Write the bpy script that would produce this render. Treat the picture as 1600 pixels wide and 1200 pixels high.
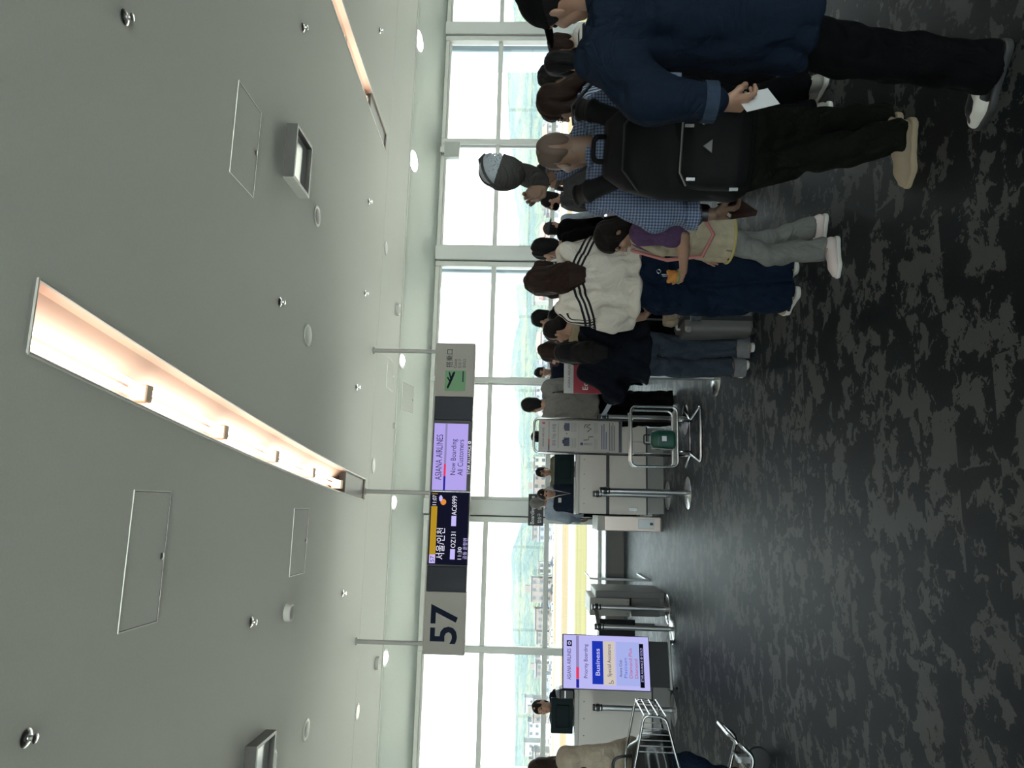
import bpy, math, random
import numpy as np
from mathutils import Vector, Matrix

for _o in list(bpy.data.objects):
    bpy.data.objects.remove(_o, do_unlink=True)
scene = bpy.context.scene
C = scene.collection
PI = math.pi
rad = math.radians

# ------------------------------------------------------------------ camera
# the phone was held sideways: the place's "up" points to the left of the frame
YAW, PITCH, ROLL, FPX = 0.1725, 0.0344, 0.0208, 1110.0
F = Vector((math.sin(YAW) * math.cos(PITCH), math.cos(YAW) * math.cos(PITCH), math.sin(PITCH)))
R0 = Vector((math.cos(YAW), -math.sin(YAW), 0))
U0 = R0.cross(F)
R1 = R0 * math.cos(ROLL) + U0 * math.sin(ROLL)
U1 = -R0 * math.sin(ROLL) + U0 * math.cos(ROLL)
cam_data = bpy.data.cameras.new('camera')
cam_data.sensor_fit = 'HORIZONTAL'
cam_data.sensor_width = 36.0
cam_data.lens = FPX * 36.0 / 1600.0
cam_data.clip_end = 12000
cam = bpy.data.objects.new('camera', cam_data)
C.objects.link(cam)
M = Matrix((( -U1.x, R1.x, -F.x, 0), (-U1.y, R1.y, -F.y, 0), (-U1.z, R1.z, -F.z, 1.6), (0, 0, 0, 1)))
cam.matrix_world = M
scene.camera = cam

# ------------------------------------------------------------------ sky, sun, exposure
world = bpy.data.worlds.new('sky')
scene.world = world
world.use_nodes = True
_nt = world.node_tree
_nt.nodes.clear()
_bg = _nt.nodes.new('ShaderNodeBackground')
_out = _nt.nodes.new('ShaderNodeOutputWorld')
_bg.inputs['Color'].default_value = (0.86, 0.95, 1.0, 1)
_bg.inputs['Strength'].default_value = 4.0
_nt.links.new(_bg.outputs[0], _out.inputs[0])

sun_data = bpy.data.lights.new('sun', 'SUN')
sun_data.energy = 25.0
sun_data.angle = rad(0.6)
sun_data.color = (1.0, 0.95, 0.86)
sun = bpy.data.objects.new('sun', sun_data)
C.objects.link(sun)
sun.rotation_euler = (rad(38), 0, rad(-25))

vs = scene.view_settings
vs.view_transform = 'Standard'
vs.look = 'None'
vs.exposure = 0.80
vs.gamma = 1.0
vs.use_curve_mapping = False
TUBE_POWER = 5.5          # emission of the fluorescent tubes
HAZE = 0.0002            # scattering density of the outdoor haze
scene.cycles.max_bounces = 7
scene.cycles.diffuse_bounces = 5
scene.cycles.transparent_max_bounces = 12
scene.cycles.sample_clamp_indirect = 20.0
scene.cycles.caustics_reflective = False
scene.cycles.caustics_refractive = False

# ------------------------------------------------------------------ materials
def nodes(m):
    m.use_nodes = True
    return m.node_tree, m.node_tree.nodes['Principled BSDF']

def mat(name, col, rough=0.6, metal=0.0, noise=0.0, nscale=30.0, bump=0.0, bscale=None, spec=0.5, emit=0.0, ecol=None, stretch=None):
    m = bpy.data.materials.new(name)
    t, b = nodes(m)
    b.inputs['Base Color'].default_value = (*col, 1)
    b.inputs['Roughness'].default_value = rough
    b.inputs['Metallic'].default_value = metal
    b.inputs['Specular IOR Level'].default_value = spec
    if emit:
        b.inputs['Emission Color'].default_value = (*(ecol or col), 1)
        b.inputs['Emission Strength'].default_value = emit
    if noise or bump:
        tc = t.nodes.new('ShaderNodeTexCoord')
        mp = t.nodes.new('ShaderNodeMapping')
        t.links.new(tc.outputs['Object'], mp.inputs['Vector'])
        if stretch:
            mp.inputs['Scale'].default_value = stretch
    if noise:
        n = t.nodes.new('ShaderNodeTexNoise')
        n.inputs['Scale'].default_value = nscale
        n.inputs['Detail'].default_value = 4
        t.links.new(mp.outputs['Vector'], n.inputs['Vector'])
        mx = t.nodes.new('ShaderNodeMix'); mx.data_type = 'RGBA'
        mx.inputs[6].default_value = (*[max(0, c * (1 - noise)) for c in col], 1)
        mx.inputs[7].default_value = (*[min(1, c * (1 + noise)) for c in col], 1)
        t.links.new(n.outputs['Fac'], mx.inputs[0])
        t.links.new(mx.outputs[2], b.inputs['Base Color'])
    if bump:
        n2 = t.nodes.new('ShaderNodeTexNoise')
        n2.inputs['Scale'].default_value = bscale or nscale * 4
        n2.inputs['Detail'].default_value = 3
        t.links.new(mp.outputs['Vector'], n2.inputs['Vector'])
        bp = t.nodes.new('ShaderNodeBump')
        bp.inputs['Strength'].default_value = bump
        bp.inputs['Distance'].default_value = 0.01
        t.links.new(n2.outputs['Fac'], bp.inputs['Height'])
        t.links.new(bp.outputs['Normal'], b.inputs['Normal'])
    return m

def M_(t, op, a, b=None, c=None):
    n = t.nodes.new('ShaderNodeMath'); n.operation = op
    for i, v in enumerate((a, b, c)):
        if v is None: continue
        if isinstance(v, (int, float)): n.inputs[i].default_value = v
        else: t.links.new(v, n.inputs[i])
    return n.outputs[0]

def mixcol(t, fac, a, b):
    mx = t.nodes.new('ShaderNodeMix'); mx.data_type = 'RGBA'
    t.links.new(fac, mx.inputs[0])
    for i, v in ((6, a), (7, b)):
        if isinstance(v, tuple): mx.inputs[i].default_value = (*v, 1)
        else: t.links.new(v, mx.inputs[i])
    return mx.outputs[2]

def sepxyz(t, out):
    s = t.nodes.new('ShaderNodeSeparateXYZ'); t.links.new(out, s.inputs[0]); return s.outputs

def emis(name, col, s):
    if 'lit_' not in name: s *= 0.66
    m = bpy.data.materials.new(name)
    m.use_nodes = True
    t = m.node_tree; t.nodes.clear()
    e = t.nodes.new('ShaderNodeEmission'); o = t.nodes.new('ShaderNodeOutputMaterial')
    e.inputs[0].default_value = (*col, 1); e.inputs[1].default_value = s
    t.links.new(e.outputs[0], o.inputs[0])
    return m

def srgb(r, g, b):
    f = lambda c: (c / 255 / 12.92) if c / 255 <= 0.04045 else ((c / 255 + 0.055) / 1.055) ** 2.4
    return (f(r), f(g), f(b))

# ------------------------------------------------------------------ mesh helpers
class MB:
    def __init__(s): s.v = []; s.f = []
    def add(s, v, f):
        n = len(s.v); s.v += [tuple(p) for p in v]; s.f += [tuple(i + n for i in q) for q in f]; return s
    def box(s, x0, x1, y0, y1, z0, z1, R=None, c=None, bev=0.0):
        if bev > 0:
            b = min(bev, (x1 - x0) / 2.01, (y1 - y0) / 2.01, (z1 - z0) / 2.01)
            vv = []; ff = []
            def rect(z, i): 
                a = b if i else 0
                # octagonal outline in xy
                o = b - a * 0 
                return [(x0 + b, y0 + (b if i else 0), z), (x1 - b, y0 + (b if i else 0), z), (x1 - (b if i else 0), y0 + b, z), (x1 - (b if i else 0), y1 - b, z), (x1 - b, y1 - (b if i else 0), z), (x0 + b, y1 - (b if i else 0), z), (x0 + (b if i else 0), y1 - b, z), (x0 + (b if i else 0), y0 + b, z)]
            rings = [rect(z0, 1), rect(z0 + b, 0), rect(z1 - b, 0), rect(z1, 1)]
            for r in rings: vv += r
            for k in range(3):
                for i in range(8):
                    j = (i + 1) % 8
                    ff.append((k * 8 + i, k * 8 + j, k * 8 + 8 + j, k * 8 + 8 + i))
            ff.append(tuple(range(7, -1, -1))); ff.append(tuple(range(24, 32)))
            v, f = vv, ff
        else:
            v = [(x0, y0, z0), (x1, y0, z0), (x1, y1, z0), (x0, y1, z0), (x0, y0, z1), (x1, y0, z1), (x1, y1, z1), (x0, y1, z1)]
            f = [(3, 2, 1, 0), (4, 5, 6, 7), (0, 1, 5, 4), (1, 2, 6, 5), (2, 3, 7, 6), (3, 0, 4, 7)]
        if R is not None:
            cc = Vector(c or ((x0 + x1) / 2, (y0 + y1) / 2, (z0 + z1) / 2))
            v = [tuple(R @ (Vector(p) - cc) + cc) for p in v]
        return s.add(v, f)
    def tube(s, pts, r, n=10, closed=False, r2=None):
        pts = [Vector(p) for p in pts]
        m = len(pts); vv = []; ff = []
        up = None
        for i, p in enumerate(pts):
            if closed: d = (pts[(i + 1) % m] - pts[i - 1])
            else: d = pts[min(i + 1, m - 1)] - pts[max(i - 1, 0)]
            d.normalize()
            if up is None:
                up = Vector((0, 0, 1)) if abs(d.z) < 0.9 else Vector((1, 0, 0))
            a = d.cross(up); 
            if a.length < 1e-4: a = d.cross(Vector((0.3, 1, 0.2)))
            a.normalize(); b = a.cross(d); b.normalize(); up = b
            rr = r if r2 is None else r + (r2 - r) * i / max(1, m - 1)
            if isinstance(r, (list, tuple)): rr = r[i]
            for k in range(n):
                t = 2 * PI * k / n
                vv.append(p + a * (rr * math.cos(t)) + b * (rr * math.sin(t)))
        for i in range(m if closed else m - 1):
            j = (i + 1) % m
            for k in range(n):
                l = (k + 1) % n
                ff.append((i * n + k, i * n + l, j * n + l, j * n + k))
        if not closed:
            ff.append(tuple(range(n - 1, -1, -1))); ff.append(tuple((m - 1) * n + k for k in range(n)))
        return s.add(vv, ff)
    def lathe(s, prof, c=(0, 0, 0), n=24, axis='z', R=None):
        vv = []; ff = []; m = len(prof)
        for (r, z) in prof:
            for k in range(n):
                t = 2 * PI * k / n
                p = Vector((r * math.cos(t), r * math.sin(t), z))
                if R is not None: p = R @ p
                vv.append(p + Vector(c))
        for i in range(m - 1):
            for k in range(n):
                l = (k + 1) % n
                ff.append((i * n + k, i * n + l, (i + 1) * n + l, (i + 1) * n + k))
        ff.append(tuple(range(n - 1, -1, -1))); ff.append(tuple((m - 1) * n + k for k in range(n)))
        return s.add(vv, ff)
    def prism(s, poly, y0, y1):
        """polygon in x,z extruded along y"""
        n = len(poly)
        vv = [(x, y0, z) for x, z in poly] + [(x, y1, z) for x, z in poly]
        ff = [tuple(range(n)), tuple(range(2 * n - 1, n - 1, -1))]
        for i in range(n):
            j = (i + 1) % n
            ff.append((i, n + i, n + j, j))
        return s.add(vv, ff)
    def mesh(s, name):
        me = bpy.data.meshes.new(name); me.from_pydata(s.v, [], s.f); me.update(); return me

def obj(name, mb, m, parent=None, smooth=False, loc=None, rotz=None, label=None):
    me = mb.mesh(name) if isinstance(mb, MB) else mb
    if len(me.materials) == 0 and m is not None: me.materials.append(m)
    if smooth:
        me.polygons.foreach_set('use_smooth', [True] * len(me.polygons))
        if smooth == 'a':
            try: me.set_sharp_from_angle(angle=rad(40))
            except Exception: pass
    o = bpy.data.objects.new(name, me); C.objects.link(o)
    if parent: o.parent = parent
    if loc: o.location = loc
    if rotz: o.rotation_euler[2] = rotz
    if label: o['label'] = label
    return o

def empty(name, loc=(0, 0, 0), rz=0.0):
    o = bpy.data.objects.new(name, None); C.objects.link(o)
    o.location = loc; o.rotation_euler = (0, 0, rz); o.empty_display_size = 0.1
    return o

def tag(o, label=None, cat=None, group=None, kind=None):
    if label: o['label'] = label
    if cat: o['category'] = cat
    if group: o['group'] = group
    if kind: o['kind'] = kind
    return o

def struct(name, mb, m, smooth=False):
    return tag(obj(name, mb, m, smooth=smooth), kind='structure')

def copy_tree(o, parent=None):
    c = o.copy(); C.objects.link(c); c.parent = parent
    for ch in o.children: copy_tree(ch, c)
    return c

def rrect(x0, x1, z0, z1, r, n=5):
    pts = []
    for cx, cz, a0 in ((x1 - r, z0 + r, -90), (x1 - r, z1 - r, 0), (x0 + r, z1 - r, 90), (x0 + r, z0 + r, 180)):
        for k in range(n + 1):
            a = rad(a0 + 90 * k / n); pts.append((cx + r * math.cos(a), cz + r * math.sin(a)))
    return pts

def path3(pts, r=0.05, n=5):
    """polyline with rounded corners"""
    P = [Vector(p) for p in pts]; out = [P[0]]
    for i in range(1, len(P) - 1):
        a = (P[i - 1] - P[i]); b = (P[i + 1] - P[i]); rr = min(r, a.length * .45, b.length * .45)
        a.normalize(); b.normalize()
        for k in range(n + 1):
            t = k / n
            p0 = P[i] + a * rr; p1 = P[i]; p2 = P[i] + b * rr
            out.append(p0 * (1 - t) ** 2 + p1 * 2 * t * (1 - t) + p2 * t * t)
    out.append(P[-1]); return out

# lettering: laid out in boxes, turned into meshes in one go at the end
TEXTS = []
def text(name, s, x0, z0, x1, z1, y, m, parent, bold=0.0, depth=0.0015):
    """text facing -y filling the box x0..x1, z0..z1 in the parent's own space"""
    cu = bpy.data.curves.new('lettering', 'FONT'); cu.body = s; cu.size = 1; cu.extrude = 0.0; cu.resolution_u = 3; cu.offset = bold
    o = bpy.data.objects.new('tmp_text', cu); C.objects.link(o)
    TEXTS.append((o, name, x0, z0, x1, z1, y, m, parent, depth))

def flush_texts():
    bpy.context.view_layer.update()
    dg = bpy.context.evaluated_depsgraph_get()
    for (o, name, x0, z0, x1, z1, y, m, parent, depth) in TEXTS:
        me = bpy.data.meshes.new_from_object(o.evaluated_get(dg))
        n = len(me.vertices)
        if n:
            co = np.empty(n * 3, np.float32); me.vertices.foreach_get('co', co); co = co.reshape(-1, 3)
            lo = co.min(0); hi = co.max(0)
            q = np.empty_like(co)
            q[:, 0] = x0 + (co[:, 0] - lo[0]) / max(1e-6, hi[0] - lo[0]) * (x1 - x0)
            q[:, 2] = z0 + (co[:, 1] - lo[1]) / max(1e-6, hi[1] - lo[1]) * (z1 - z0)
            q[:, 1] = y
            me.vertices.foreach_set('co', q.ravel()); me.update()
            me.materials.clear(); me.materials.append(m)
            t = bpy.data.objects.new(name, me); C.objects.link(t)
            if parent: t.parent = parent
        cu = o.data; bpy.data.objects.remove(o, do_unlink=True)
    TEXTS.clear()

def flat(x0, x1, z0, z1, y, t=0.002):
    return MB().box(x0, x1, y - t, y, z0, z1)

rng = random.Random(7)

# ------------------------------------------------------------------ shared materials
CHROME = mat('polished_steel', (0.55, 0.56, 0.57), 0.22, 1.0)
STEEL = mat('brushed_steel', (0.42, 0.42, 0.42), 0.32, 1.0, noise=.12, nscale=40, stretch=(1, 1, 12))
BLACK = mat('black_plastic', (0.012, 0.013, 0.015), 0.45)
WHITE = mat('white_print', (0.8, 0.8, 0.8), 0.5)
INK = mat('black_print', (0.01, 0.012, 0.02), 0.7, spec=.1)
GREYINK = mat('grey_print', (0.06, 0.06, 0.075), 0.7, spec=.1)
# ================================================================== STRUCTURE
XA, XB, YA, YW, ZC = -22.0, 26.0, -9.0, 13.9, 4.0

# ---- carpet: tiles of a torn, camouflage-like two tone pattern
def carpet():
    m = bpy.data.materials.new('patterned_carpet')
    t, b = nodes(m)
    tc = t.nodes.new('ShaderNodeTexCoord')
    X, Y, Z = sepxyz(t, tc.outputs['Object'])
    row = M_(t, 'FLOOR', M_(t, 'DIVIDE', Y, 0.25))
    sh = M_(t, 'MULTIPLY', M_(t, 'FRACT', M_(t, 'MULTIPLY', row, 0.381)), 1.0)
    col = M_(t, 'FLOOR', M_(t, 'DIVIDE', M_(t, 'ADD', X, sh), 1.0))
    cell = M_(t, 'ADD', M_(t, 'MULTIPLY', row, 17.13), M_(t, 'MULTIPLY', col, 5.71))
    wn = t.nodes.new('ShaderNodeTexWhiteNoise'); wn.noise_dimensions = '1D'
    t.links.new(cell, wn.inputs['W'])
    comb = t.nodes.new('ShaderNodeCombineXYZ')
    # pattern flows across most joints: only some tiles are shifted
    jump = M_(t, 'MULTIPLY', M_(t, 'GREATER_THAN', wn.outputs['Value'], 0.62), M_(t, 'MULTIPLY', wn.outputs['Value'], 9.0))
    t.links.new(M_(t, 'MULTIPLY', X, 0.95), comb.inputs[0]); t.links.new(M_(t, 'MULTIPLY', Y, 1.0), comb.inputs[1]); t.links.new(jump, comb.inputs[2])
    # warp
    w1 = t.nodes.new('ShaderNodeTexNoise'); w1.inputs['Scale'].default_value = 9; w1.inputs['Detail'].default_value = 3
    t.links.new(comb.outputs[0], w1.inputs['Vector'])
    sc = t.nodes.new('ShaderNodeVectorMath'); sc.operation = 'SCALE'; sc.inputs['Scale'].default_value = 0.16
    t.links.new(w1.outputs['Color'], sc.inputs[0])
    ad = t.nodes.new('ShaderNodeVectorMath'); ad.operation = 'ADD'
    t.links.new(comb.outputs[0], ad.inputs[0]); t.links.new(sc.outputs[0], ad.inputs[1])
    n = t.nodes.new('ShaderNodeTexNoise'); n.inputs['Scale'].default_value = 7.0; n.inputs['Detail'].default_value = 7; n.inputs['Roughness'].default_value = 0.66
    t.links.new(ad.outputs[0], n.inputs['Vector'])
    bias = M_(t, 'MULTIPLY', M_(t, 'SUBTRACT', M_(t, 'FRACT', M_(t, 'MULTIPLY', wn.outputs['Value'], 7.0)), 0.5), 0.06)
    v = M_(t, 'ADD', n.outputs['Fac'], bias)
    ramp = t.nodes.new('ShaderNodeMapRange')
    ramp.inputs['From Min'].default_value = 0.520; ramp.inputs['From Max'].default_value = 0.526
    t.links.new(v, ramp.inputs['Value'])
    fz = t.nodes.new('ShaderNodeTexNoise'); fz.inputs['Scale'].default_value = 260; fz.inputs['Detail'].default_value = 2
    t.links.new(tc.outputs['Object'], fz.inputs['Vector'])
    dark = mixcol(t, fz.outputs['Fac'], (0.0050, 0.0060, 0.0074), (0.0115, 0.0133, 0.0156))
    lite = mixcol(t, fz.outputs['Fac'], (0.052, 0.054, 0.052), (0.094, 0.096, 0.093))
    t.links.new(mixcol(t, ramp.outputs[0], dark, lite), b.inputs['Base Color'])
    b.inputs['Roughness'].default_value = 0.5
    b.inputs['Specular IOR Level'].default_value = 0.06
    b.inputs['Sheen Weight'].default_value = 0.17; b.inputs['Sheen Roughness'].default_value = 0.2; b.inputs['Sheen Tint'].default_value = (.8, .92, 1, 1)
    bp = t.nodes.new('ShaderNodeBump'); bp.inputs['Strength'].default_value = 0.25; bp.inputs['Distance'].default_value = 0.004
    t.links.new(fz.outputs['Fac'], bp.inputs['Height']); t.links.new(bp.outputs[0], b.inputs['Normal'])
    return m

struct('floor', MB().box(XA, XB, YA, YW, -0.35, 0.0), carpet())

CEIL = mat('painted_ceiling', (0.72, 0.74, 0.70), 0.75, noise=.05, nscale=60, bump=.12, bscale=180)
SOFFIT = mat('perforated_soffit', (0.80, 0.86, 0.80), 0.7, noise=.06, nscale=45, bump=.15, bscale=120)
WALL = mat('grey_wall', (0.62, 0.61, 0.59), 0.7, noise=.05, nscale=3)

def trough_x(k, Y, side):
    t = Y - 3.2
    if k >= 100:   # extra row of troughs added behind the camera as fill light
        x = 0.85 + 5.3 * (k - 100); w = 0.3
    else:
        x = 0.669 - 0.118 * t + 0.0043 * t * t + 5.3 * k; w = 0.345 - 0.010 * t
    return x + (w if side else 0)

front_k = [-3, -2, -1, 0, 1, 2, 3]
rear_k = [100 + k for k in front_k]
cb = MB()
def ceil_rows(ks, ys):
    for a, b in zip(ys[:-1], ys[1:]):
        xa = [XA] + [trough_x(k, a, s) for k in ks for s in (0, 1)] + [XB]
        xb = [XA] + [trough_x(k, b, s) for k in ks for s in (0, 1)] + [XB]
        for i in range(0, len(xa), 2):
            cb.add([(xa[i], a, ZC), (xb[i], b, ZC), (xb[i + 1], b, ZC), (xa[i + 1], a, ZC)], [(0, 1, 2, 3)])
fy = [3.2 + 6.9 * i / 14 for i in range(15)]
ry = [-7.0, -0.6]
def plain(a, b): cb.add([(XA, a, ZC), (XA, b, ZC), (XB, b, ZC), (XB, a, ZC)], [(0, 1, 2, 3)])
plain(YA, -7.0); ceil_rows(rear_k, ry); plain(-0.6, 3.2); ceil_rows(front_k, fy); plain(10.1, 12.05)
cb.box(XA, XB, 12.03, 12.05, ZC, ZC + 0.10)
ceiling = struct('ceiling', cb, CEIL)
roof = struct('ceiling', MB().box(XA - .3, XB + .3, YA - .3, YW + .1, 4.45, 4.7), WALL)  # unseen roof slab over the ceiling, put in to block the sun
SF0, SF1 = (12.05, 4.06), (13.86, 3.69)
soffit = struct('ceiling', MB().add([(XA, SF0[0], SF0[1]), (XA, SF1[0], SF1[1]), (XB, SF1[0], SF1[1]), (XB, SF0[0], SF0[1]), (XA, 12.05, 4.12), (XB, 12.05, 4.12)], [(0, 1, 2, 3), (4, 0, 3, 5)]), SOFFIT)
seam = mat('ceiling_joint', (0.62, 0.63, 0.6), 0.6)
struct('trim_1', MB().box(XA, XB, 10.33, 10.337, ZC - .002, ZC), seam)
struct('trim_2', MB().box(XA, XB, 12.02, 12.055, ZC - .012, ZC + .004), mat('edge_bead', (0.62, 0.64, 0.61), 0.5))
struct('wall_back', MB().box(XA, XB, YA - .2, YA, 0, 0.3).box(XA, XB, YA - .2, YA, 3.5, 4.45), WALL)
struct('wall_left', MB().box(XA - .2, XA, YA, YW, 0, 4.45), WALL)
struct('wall_right', MB().box(XB, XB + .2, YA, YW, 0, 4.45), WALL)
struct('wall_front', MB().box(XA, XB, 13.84, 14.0, 3.69, 4.45), SOFFIT)
PLINTH = mat('plinth_metal', (0.20, 0.195, 0.19), 0.5)
struct('baseboard_front', MB().box(XA, XB, 12.88, 13.84, 0.0, 0.30), PLINTH)
struct('trim_3', MB().box(XA, XB, 12.86, 13.84, 0.30, 0.325, bev=.004), mat('sill_top', (0.45, 0.47, 0.48), 0.35))
struct('wall_front', MB().box(XA, XB, 13.84, 14.0, -7.2, 0.3), WALL)

# ---- window wall
FRAME = mat('window_frame', (0.66, 0.67, 0.64), 0.45, noise=.04, nscale=8)
FRAME2 = mat('column_cover', (0.66, 0.68, 0.66), 0.5)
GASKET = mat('pale_gasket', (.55, .58, .6), .5)
GLASS = bpy.data.materials.new('window_glass'); GLASS.use_nodes = True
_t = GLASS.node_tree; _t.nodes.clear()
_tr = _t.nodes.new('ShaderNodeBsdfTransparent'); _tr.inputs[0].default_value = (0.93, 0.97, 0.96, 1)
_gl = _t.nodes.new('ShaderNodeBsdfGlossy'); _gl.inputs['Roughness'].default_value = 0.02
_fr = _t.nodes.new('ShaderNodeFresnel'); _fr.inputs[0].default_value = 1.3
_mx = _t.nodes.new('ShaderNodeMixShader'); _o = _t.nodes.new('ShaderNodeOutputMaterial')
_t.links.new(_fr.outputs[0], _mx.inputs[0]); _t.links.new(_tr.outputs[0], _mx.inputs[1]); _t.links.new(_gl.outputs[0], _mx.inputs[2]); _t.links.new(_mx.outputs[0], _o.inputs[0])

MX = [10.0428 - 2.5257 * i for i in range(-6, 13)]       # mullion axes, right to left
ZR = [0.325, 1.350, 2.512, 3.69]
tn = 4
wn_ = 1
for i, x in enumerate(MX):
    ii = i - 6
    if not (XA < x < XB): continue
    if ii % 2 == 0:   # column: cover, shadow gap and frame post
        b = MB().box(x - .09, x + .20, 13.62, 13.86, 0.325, 3.70, bev=.01)
        o = struct('trim_%d' % tn, b, FRAME2); tn += 1
        obj('shadow_gap', MB().box(x - .115, x - .09, 13.70, 13.86, 0.325, 3.69), BLACK, o)
        obj('frame_post', MB().box(x - .215, x - .115, 13.66, 13.86, 0.325, 3.69, bev=.008), FRAME, o)
        obj('frame_post', MB().box(x + .2, x + .26, 13.72, 13.86, 0.325, 3.69, bev=.008), FRAME, o)
    else:
        o = struct('trim_%d' % tn, MB().box(x - .06, x + .06, 13.70, 13.86, 0.325, 3.69, bev=.01), FRAME); tn += 1
        obj('frame_edge', MB().box(x - .085, x - .06, 13.80, 13.86, 0.325, 3.69), GASKET, o)
for i in range(len(MX) - 1):
    x1, x0 = MX[i], MX[i + 1]
    if x0 < XA or x1 > XB: continue
    b = MB()
    for z in ZR[1:3]: b.box(x0 + .06, x1 - .06, 13.73, 13.86, z - .045, z + .045, bev=.008)
    b.box(x0 + .06, x1 - .06, 13.70, 13.86, 3.61, 3.69, bev=.006)
    b.box(x0 + .06, x1 - .06, 13.76, 13.86, 3.575, 3.61)
    b.box(x0 + .06, x1 - .06, 13.72, 13.86, 0.325, 0.38, bev=.006)
    w = struct('window_%d' % wn_, b, FRAME); wn_ += 1
    for z0, z1 in zip(ZR[:-1], ZR[1:]):
        obj('pane', MB().box(x0 + .05, x1 - .05, 13.815, 13.825, z0 + .03, z1 - .03), GLASS, w)
# unseen glazing added behind the photographer to light counters and sign fronts
for i in range(12):
    x0 = XA + i * 4.0; x1 = x0 + 4.0
    b = MB().box(x0, x0 + .12, YA - .15, YA - .02, 0.3, 3.5).box(x0 + .12, x1, YA - .15, YA - .02, 0.3, 0.38).box(x0 + .12, x1, YA - .15, YA - .02, 3.42, 3.5).box(x0 + .12, x1, YA - .13, YA - .04, 2.15, 2.23)
    w = struct('window_%d' % wn_, b, FRAME); wn_ += 1
    for z0, z1 in ((.35, 2.18), (2.2, 3.45)):
        obj('pane', MB().box(x0 + .1, x1 + .02, YA - .09, YA - .08, z0, z1), GLASS, w)
struct('trim_%d' % tn, MB().box(XA, XB, YA - 4.2, YA - .2, 3.75, 3.95), WALL); tn += 1  # unseen canopy, added to keep the sun out of the rear glazing
# outer fins behind the columns
FIN = mat('outer_fin', (0.30, 0.36, 0.42), 0.35, spec=.6)
for i, x in enumerate(MX):
    if (i - 6) % 2 == 0 and XA < x < XB:
        o = struct('trim_%d' % tn, MB().box(x - .23, x + .2, 14.02, 14.80, -7.0, 4.4, bev=.02), FIN); tn += 1

# ================================================================== CEILING FIXTURES
REFL = mat('warm_reflector', (0.66, 0.47, 0.37), 0.5)
RIM = mat('trough_rim', (0.55, 0.55, 0.53), 0.4)
TUBE = emis('lit_tube', (1.0, 0.95, 0.86), TUBE_POWER)
HOLD = mat('lamp_holder', (0.70, 0.55, 0.40), 0.5)
DARKEND = mat('dark_metal', (0.06, 0.06, 0.06), 0.5)
def trough(k, ys, label, lit_to):
    r = empty('trough_light', (trough_x(k, ys[0], 0), ys[0], ZC)); ox, oy = r.location.x, r.location.y
    P = lambda Y, s, dz, e=0.0: (trough_x(k, Y, s) - ox + e, Y - oy, dz)
    D = 0.20
    b = MB(); n = len(ys); vv = []; ff = []
    for Y in ys:
        xl, xr = trough_x(k, Y, 0) - ox, trough_x(k, Y, 1) - ox
        w = xr - xl
        vv += [(xl, Y - oy, 0), (xl, Y - oy, D * .8), (xl + w * .15, Y - oy, D), (xl + w * .55, Y - oy, D), (xr - .01, Y - oy, D * .35), (xr, Y - oy, 0)]
    for i in range(n - 1):
        for j in range(5): ff.append((i * 6 + j, i * 6 + j + 1, i * 6 + 7 + j, i * 6 + 6 + j))
    ff.append(tuple(range(5, -1, -1))); ff.append(tuple((n - 1) * 6 + j for j in range(6)))
    b.add(vv, ff); obj('housing', b, REFL, r)
    for s in (0, 1):
        rb = MB()
        rb.tube([P(Y, s, -.001, (-.008 if s == 0 else .008)) for Y in ys], 0.011, n=6)
        obj('rim', rb, RIM, r)
    for Y in (ys[0], ys[-1]):
        obj('rim', MB().tube([P(Y, 0, -.001, -.012), P(Y, 1, -.001, .012)], 0.009, n=6), RIM, r)
    # dark gear box over the unlit end
    yb = lit_to
    g = MB(); 
    a = [P(yb + .05, 0, .015, .006), P(yb + .05, 1, .015, -.006), P(ys[-1] - .005, 1, .015, -.006), P(ys[-1] - .005, 0, .015, .006)]
    a2 = [(p[0], p[1], .10) for p in a]
    g.add(a + a2, [(0, 1, 2, 3), (7, 6, 5, 4), (0, 4, 5, 1), (1, 5, 6, 2), (2, 6, 7, 3), (3, 7, 4, 0)])
    obj('gear_cover', g, DARKEND, r)
    nseg = 5; y0 = ys[0] + .03; L = (yb - y0) / nseg
    for i in range(nseg):
        a, c = y0 + i * L, y0 + (i + 1) * L - .10
        for e in (0.075, 0.135):
            obj('tube', MB().tube([(P(a + .02, 0, .075, e)), (P(c, 0, .075, e))], 0.019, n=10), TUBE, r, smooth=True)
        q = P(c + .05, 0, .06, .105)
        obj('lamp_holder', MB().box(q[0] - .055, q[0] + .055, q[1] - .04, q[1] + .04, .03, .16, bev=.008), HOLD, r)
    return tag(r, label, 'ceiling light', 'recessed trough lights in the ceiling')
names = {0: 'long recessed trough light with bare warm fluorescent tubes above the hanging gate sign', 1: 'narrow warm recessed trough light above the window at the far right of the queue'}
for k in front_k:
    trough(k, fy, names.get(k, 'recessed trough light of the same row outside the photograph, slot %s' % ('left' if k < 0 else 'right') + ' of the view'), 9.05)
for k in rear_k:
    trough(k, [-7.0, -0.6], 'recessed trough light added behind the photographer for fill light', -0.9)

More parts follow.
